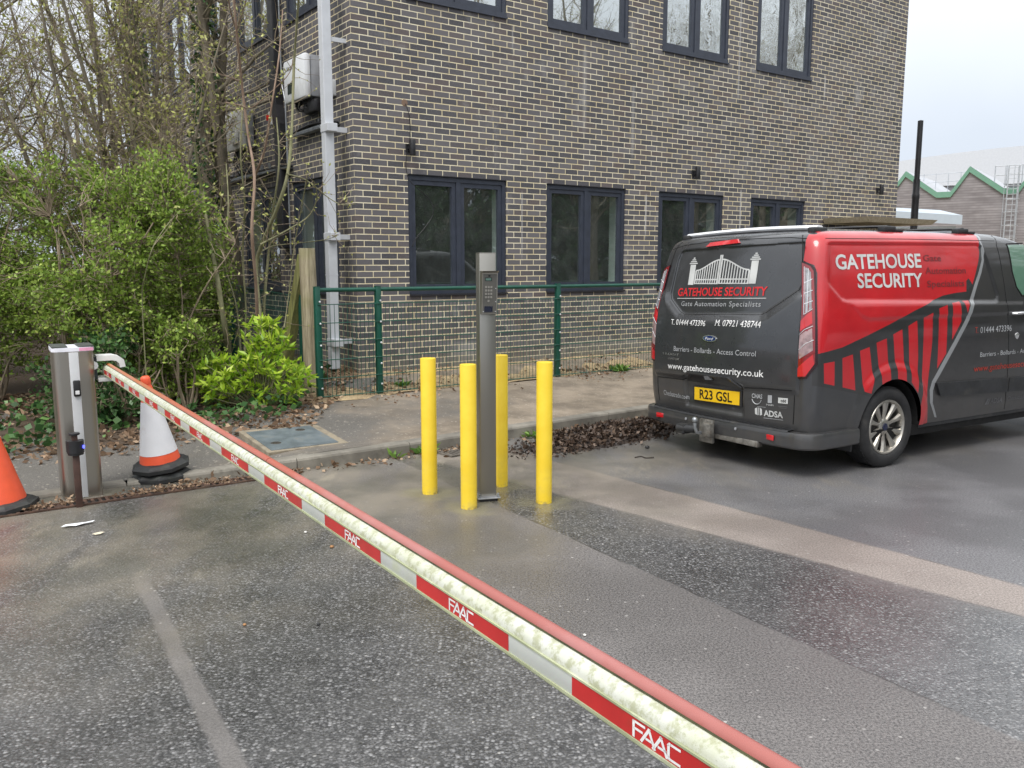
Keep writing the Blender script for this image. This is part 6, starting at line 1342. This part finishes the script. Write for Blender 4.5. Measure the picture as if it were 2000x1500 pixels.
# slender stems in front of the building's side wall, traced at their own depth
def pxy(px, py, Y):
    cp, sp = math.cos(R_(8.049)), math.sin(R_(8.049)); u, v_ = (px-1000)/1654.1, (py-750)/1654.1; d = Vector((u, cp-v_*sp, -sp-v_*cp)); k_ = Y/d.y; return np.array([d.x*k_, Y, 1.67+d.z*k_])
def sapling(lbl, lines, m, seed, buds=120, twigs=26):
    r = np.random.default_rng(seed); b0 = pxy(*lines[0][0][0], lines[0][2]); b0[2] = path_z(b0[0], b0[1]); t = thing('sapling', lbl, 'sapling', b0, 0, 'trees and saplings at the edge of the wood'); T, W_ = Br(), Br(); LP, LD = [], []
    for pts, (ra, rb), Y in lines:
        yy = [Y+(.25*math.sin(k*1.3+seed)) for k in range(len(pts))]; P = np.array([pxy(*p, y)-b0 for p, y in zip(pts, yy)])
        if pts is lines[0][0]: P = np.vstack([[P[0][0], P[0][1], -.05], P])
        P = np.array([list(q) for q in smooth(P.tolist(), 5)]); T.add(P, np.linspace(ra, rb, len(P))*(1+.08*np.sin(np.arange(len(P)))), 7)
        for k in range(int(twigs*len(P)/40)+2):
            i = r.integers(2, len(P)-1); a = r.normal(size=3); a[2] += .3; Q, _ = walk(P[i], a, r.uniform(.12, .45), 4, .2, .03, r); W_.add(Q, np.linspace(.004, .0015, 5), 3)
            for z in range(r.integers(1, 5)): LP.append(Q[r.integers(1, 5)]); LD.append(r.normal(size=3)+np.array([0, 0, .5]))
    T.build('stem', m, t); c_ = W_.build('twigs', M_TWIG, t); V, F = leaves(LP, LD, r.uniform(.02, .05, len(LP)), .6, .4, r); np_mesh('buds', V, F, M_LBUD, c_); return t
sapling('slim reddish brown sapling forking below the wall mounted cable tray', [([(505, 690), (500, 560), (492, 450), (497, 345), (484, 260), (472, 160), (462, 60), (452, -60)], (.020, .011), 9.15), ([(497, 345), (516, 295), (530, 210), (545, 110), (552, 20)], (.014, .006), 9.1), ([(472, 160), (445, 150), (415, 140)], (.008, .003), 9.0), ([(487, 210), (500, 205), (560, 150), (572, 118)], (.007, .003), 9.1), ([(440, 200), (470, 206), (478, 210)], (.006, .006), 9.1), ([(462, 60), (450, 20), (440, -40)], (.009, .005), 9.2), ([(462, 60), (478, 10), (485, -30)], (.008, .005), 9.2)], M_RSTEM, 2)
sapling('green barked sapling bending right across the side wall window', [([(512, 690), (506, 600), (500, 520), (515, 470), (542, 405), (562, 338), (570, 250), (574, 130), (580, 40), (586, -40)], (.030, .010), 9.45), ([(508, 478), (560, 450), (603, 422), (619, 385), (612, 352)], (.011, .005), 9.4), ([(560, 340), (598, 352), (640, 385), (668, 400), (695, 398)], (.009, .003), 9.4), ([(512, 490), (535, 480), (580, 475), (636, 468), (660, 458)], (.007, .003), 9.4), ([(600, 345), (590, 400), (575, 480), (566, 560), (555, 640)], (.006, .006), 9.3)], M_STEM, 5)
sapling('straight mossy stem leaning left beside the mesh fence', [([(448, 700), (436, 620), (424, 540), (410, 470), (395, 380), (380, 280)], (.036, .014), 9.3), ([(424, 540), (440, 470), (446, 400), (442, 320)], (.012, .006), 9.3)], M_STEM, 9)
sapling('pair of thin grey stems rising behind the yellow green bush', [([(478, 690), (480, 600), (474, 500), (478, 400), (470, 300), (476, 180)], (.016, .007), 9.55), ([(520, 690), (516, 600), (524, 500), (532, 420), (545, 320), (540, 230)], (.020, .007), 9.6), ([(470, 690), (462, 600), (440, 520), (430, 430), (436, 330)], (.012, .005), 9.6)], M_STEM, 12)
sapling('pale arching dead stem curving out of the hedge', [([(278, 600), (283, 540), (300, 480), (330, 435), (352, 412)], (.006, .003), 7.95)], M_STEM, 15, twigs=2)
# trees of the wood edge
TG = 'trees and saplings at the edge of the wood'
bare_tree('tall ivy clad tree trunk right of the wood, nearest the brick side wall', gpt(-4.30, 12.0), 9.5, .11, 41, 1, (.01, 0), True, 20)
bare_tree('twin grey trunk tree standing just left of the side wall cable duct', gpt(-4.05, 12.6), 9, .095, 42, 2, (-.03, .0), False, 16)
bare_tree('ivy clad tree leaning left in the middle of the wood', gpt(-5.1, 12.6), 9, .10, 43, 1, (-.10, 0), True, 22)
bare_tree('many stemmed budding tree above the barrier cabinet', gpt(-5.0, 10.6), 6.8, .040, 44, 7, (-.02, -.03), False, 18, 11, bud=.050)
bare_tree('many stemmed budding tree at the upper left corner', gpt(-6.6, 10.4), 7.2, .042, 45, 7, (.05, -.04), False, 18, 11, bud=.050)
bare_tree('slender budding tree arching over the hedge', gpt(-3.8, 10.4), 5.6, .034, 46, 4, (-.12, -.02), False, 17, 11, bud=.050)
bare_tree('thick mossy trunk at the far left of the wood', gpt(-7.9, 12.8), 9.5, .10, 47, 1, (.05, 0), False, 26)
far = bare_tree('grey bare tree deep in the wood behind the ivy clad trunks', gpt(-7.0, 16.5), 10, .09, 51, 2, (0, 0), False, 26, 6)
far2 = bare_tree('brown bare tree deep in the wood at far left', gpt(-11.0, 16.0), 10, .08, 52, 3, (.03, 0), False, 22, 6)
i = 0
for x, y, s, rz in ((-9.2, 15.0, .9, 1.1), (-13.5, 18, 1.1, 2.0), (-9.6, 20, 1.1, 3.1), (-15.5, 22, 1.2, .4), (-12.2, 24, 1.15, 5.0), (-19, 24, 1.2, 4.0), (-22, 21, 1.2, .8)):
    dup((far, far2)[i % 2], gpt(x, y), rz, 'distant bare tree lost among the grey twigs of the wood', None, (s, s, s)); i += 1
for o in SC.objects:
    if o.get('label') == 'distant bare tree lost among the grey twigs of the wood': o['group'] = 'distant bare trees of the wood'
th_ = shrub('brown undergrowth thicket below the bare trees', gpt(-9.5, 13.2), (2.0, 1.4, 2.6), 61, 900, 9, .05, None, 'undergrowth of the wood', thr=-.4, stems=26)
th_['group'] = 'undergrowth of the wood'
for x, y, s, rz, lb in ((-6.3, 14.2, .95, 1., 'undergrowth thicket behind the ivy clad leaning tree'), (-12.5, 14.5, 1.1, 2.2, 'undergrowth thicket beyond the left edge of the picture'), (-8.3, 18.5, 1.15, 3., 'undergrowth thicket glimpsed far back in the wood'), (-13, 20, 1.3, 4., 'undergrowth thicket furthest back on the left'), (-5.2, 18.5, .8, 5.2, 'undergrowth thicket behind the side wall trees')):
    dup(th_, gpt(x, y), rz, lb, None, (s, s, s))
# trees across the yard, seen only in the window panes
rt = bare_tree('tall bare tree across the yard mirrored in the upper windows', (17.5, -1.5, 0), 13, .2, 71, 2, (0, 0), False, 30, 10, 'trees across the yard')
i = 0
for x, y, s in ((21, 2.5, 1.05), (15, -7, 1.), (25, 6.5, 1.1), (20, -5, .95), (29, 9.5, 1.15), (12.5, -11.5, 1.0), (24, 0, 1.1), (30, 5, 1.2), (23, 11.5, 1.0), (22, 8, .95), (27, 13, 1.1), (23.5, 14.6, .95), (21, 14.2, .85), (26, 17.5, 1.1)):
    dup(rt, (x, y, 0), i*1.7, 'tall bare tree across the yard mirrored in the upper windows', None, (s, s, s)); i += 1
rs = shrub('dark evergreen shrub across the yard mirrored in the lower windows', (16.5, -2.5, 0), (2.6, 2.4, 4.6), 75, 1500, 15, .12, M_LDARK, 'evergreens across the yard', wid=.7, thr=-2)
i = 0
for x, y, s in ((19.8, .8, 1.05), (14, -6, 1.), (23, 4.2, 1.1), (26.5, 7.5, 1.1), (30, 11, 1.15), (11.5, -10, 1.), (34, 14, 1.2), (25, 16.5, 1.7), (30, 18, 1.9), (22.5, .5, 1.25), (17.5, -5, 1.2), (26, 4.4, 1.25), (14.5, -9, 1.2), (30.5, 8, 1.3)):
    dup(rs, (x, y, 0), i*1.3, 'dark evergreen shrub across the yard mirrored in the lower windows', None, (s, s, s*1.05)); i += 1
# ------------------------------------------------------------------ ground cover
def scatter(name, lbl, pts, m, size, seed, flatn=.35, wid=.6, dz=.0):
    r = np.random.default_rng(seed); P = np.array(pts, float); n = len(P); D = r.normal(size=(n, 3)); D[:, 2] *= flatn; P[:, 2] += r.uniform(.002, .02, n)+dz; V, F = leaves(P, D, r.uniform(.35, 1.5, n)*size, wid, .35, r); o = np_mesh(name, V, F, m); return tag(o, lbl, None, None, 'stuff')
r = np.random.default_rng(5); pts = []
while len(pts) < 9000:
    x = r.uniform(-7.5, -1.9); P_ = [k for k in KERB]; y = 6.0+(x+3.5)*.62+r.uniform(.9, 4.2); d, _ = kerb_near(x, y)
    if d < 1.05+.25*math.sin(x*4)+r.normal()*.16: continue
    pts.append((x, y, path_z(x, y)+.004))
scatter('leaf_litter', 'brown fallen leaves under the hedge', pts, M_LLIT, .062, 6)
pts = []
while len(pts) < 1500:
    s = r.uniform(-1.3, 8.5); d = r.choice([r.normal(.75, .12), r.uniform(.05, .9), r.normal(1.15, .18)]); p = FP(s, d, 0)
    if clump((s, d, 0), 2.2, 1.) < r.uniform(-1.2, 1.5): continue
    pts.append((p.x, p.y, path_z(p.x, p.y)+.006))
scatter('verge_leaf_litter', 'scattered dead leaves along the fence foot', pts, M_LLIT, .045, 7)
pts = []
while len(pts) < 520:
    x = r.uniform(-2.6, 2.2); i = next(k for k in range(len(KERB)-1) if KERB[k][0] <= x <= KERB[k+1][0]); a, b_ = KERB[i], KERB[i+1]; tt = (x-a[0])/(b_[0]-a[0]); q = abs(r.normal())*.09+.015
    if clump((x*1.5, 0, 0), 2., 4) < r.uniform(-1.5, 1.5): continue
    pts.append((x+q*.55, a[1]+(b_[1]-a[1])*tt-q*.83, .004))
scatter('gutter_leaves', 'dead leaves gathered in the gutter', pts, M_LLIT, .045, 8)
pts = []
while len(pts) < 650:
    x = r.uniform(-3.3, -1.7); q = r.uniform(0, 1)**1.5*.33; y = 6.22+(x+2.4)*.66+q*.6-.06
    if kerb_near(x, y)[0] > -.02 or clump((x*2, y, 0), 3., 4) < r.uniform(-1.3, 1.8): continue
    pts.append((x, y, .012))
scatter('channel_debris', 'grit and dead leaf crumbs between kerb and drainage channel', pts, M_LLIT, .026, 18)
# low ivy at the hedge foot
pts = []
while len(pts) < 1700:
    x = r.uniform(-6.5, -2.2); y = 6.0+(x+3.5)*.62+r.uniform(1.3, 3.2); d, _ = kerb_near(x, y)
    if d < 1.25+r.normal()*.1 or clump((x, y, 0), 3.1, 2.) < r.uniform(-.6, 1.4): continue
    pts.append((x, y, path_z(x, y)+r.uniform(0, .14)))
scatter('ground_ivy', 'dark ivy creeping over the ground below the hedge', pts, M_LDARK, .07, 9, .5, .85)
# heap of rotting leaves by the van
HC, HA = Vector((.98, 8.20, 0)), R_(43)
def heap_h(a, b_): 
    q = (a/1.12)**2+(b_/.36)**2; return .065*max(0, 1-q)**.7*(1+.35*math.sin(a*9+b_*5)*math.cos(b_*11-a*4))
g = MB(); n, m_ = 46, 16; v = []
for i in range(n+1):
    for j in range(m_+1):
        a, b_ = -1.2+2.4*i/n, -.42+.84*j/m_; v.append((HC.x+a*math.cos(HA)-b_*math.sin(HA), HC.y+a*math.sin(HA)+b_*math.cos(HA), heap_h(a, b_)-.004))
g.add(v, [(i*(m_+1)+j, (i+1)*(m_+1)+j, (i+1)*(m_+1)+j+1, i*(m_+1)+j+1) for i in range(n) for j in range(m_)]); tag(g.build('leaf_mould', mat('black_leaf_mould', (.030, .021, .016), .85, var=.4, vscale=20, bump=.8), None, 180), 'dark heap of leaf mould', kind='stuff')
pts = []
while len(pts) < 6500:
    a, b_ = r.normal()*.66, r.normal()*.20
    if (a/1.2)**2+(b_/.42)**2 > 1.0+r.uniform(-.35, .7)**1: continue
    pts.append((HC.x+a*math.cos(HA)-b_*math.sin(HA), HC.y+a*math.sin(HA)+b_*math.cos(HA), heap_h(a, b_)+.002))
scatter('leaf_heap', 'rotting brown leaves heaped beside the kerb', pts, M_LPILE, .040, 10, .7)
# weeds
def weed(lbl, loc, n, size, seed, up=.45):
    r_ = np.random.default_rng(seed); a = r_.uniform(0, 2*np.pi, n); D = np.stack([np.cos(a), np.sin(a), r_.uniform(.1, 1, n)*up*2], 1); P = np.stack([np.cos(a)*.01+r_.normal(size=n)*size*.25, np.sin(a)*.01+r_.normal(size=n)*size*.25, np.full(n, .004)], 1); V, F = leaves(P, D, r_.uniform(.5, 1.2, n)*size, .3, .3, r_); o = np_mesh('weed', V, F, M_LWEED); o.location = loc; tag(o, lbl, 'weed', 'weeds in the gutter and verge')
weed('spreading dandelion weed in the gutter left of the leftmost bollard', (-.78, 7.36, .003), 34, .13, 1); weed('bright weed at the kerb behind the rear bollard', (.20, 8.10, .003), 26, .11, 2); weed('small broad leaved weed against the kerb face by the boom', (-1.02, 7.18, .003), 9, .10, 3, .9)
q = FP(3.45, .98, 0); weed('grassy green tuft at the foot of the mesh fence near the van', (q.x, q.y, path_z(q.x, q.y)), 60, .13, 4, .8); q = FP(.2, .70, 0); weed('low green weed patch behind the mesh near the downpipe', (q.x, q.y, path_z(q.x, q.y)), 50, .10, 5)
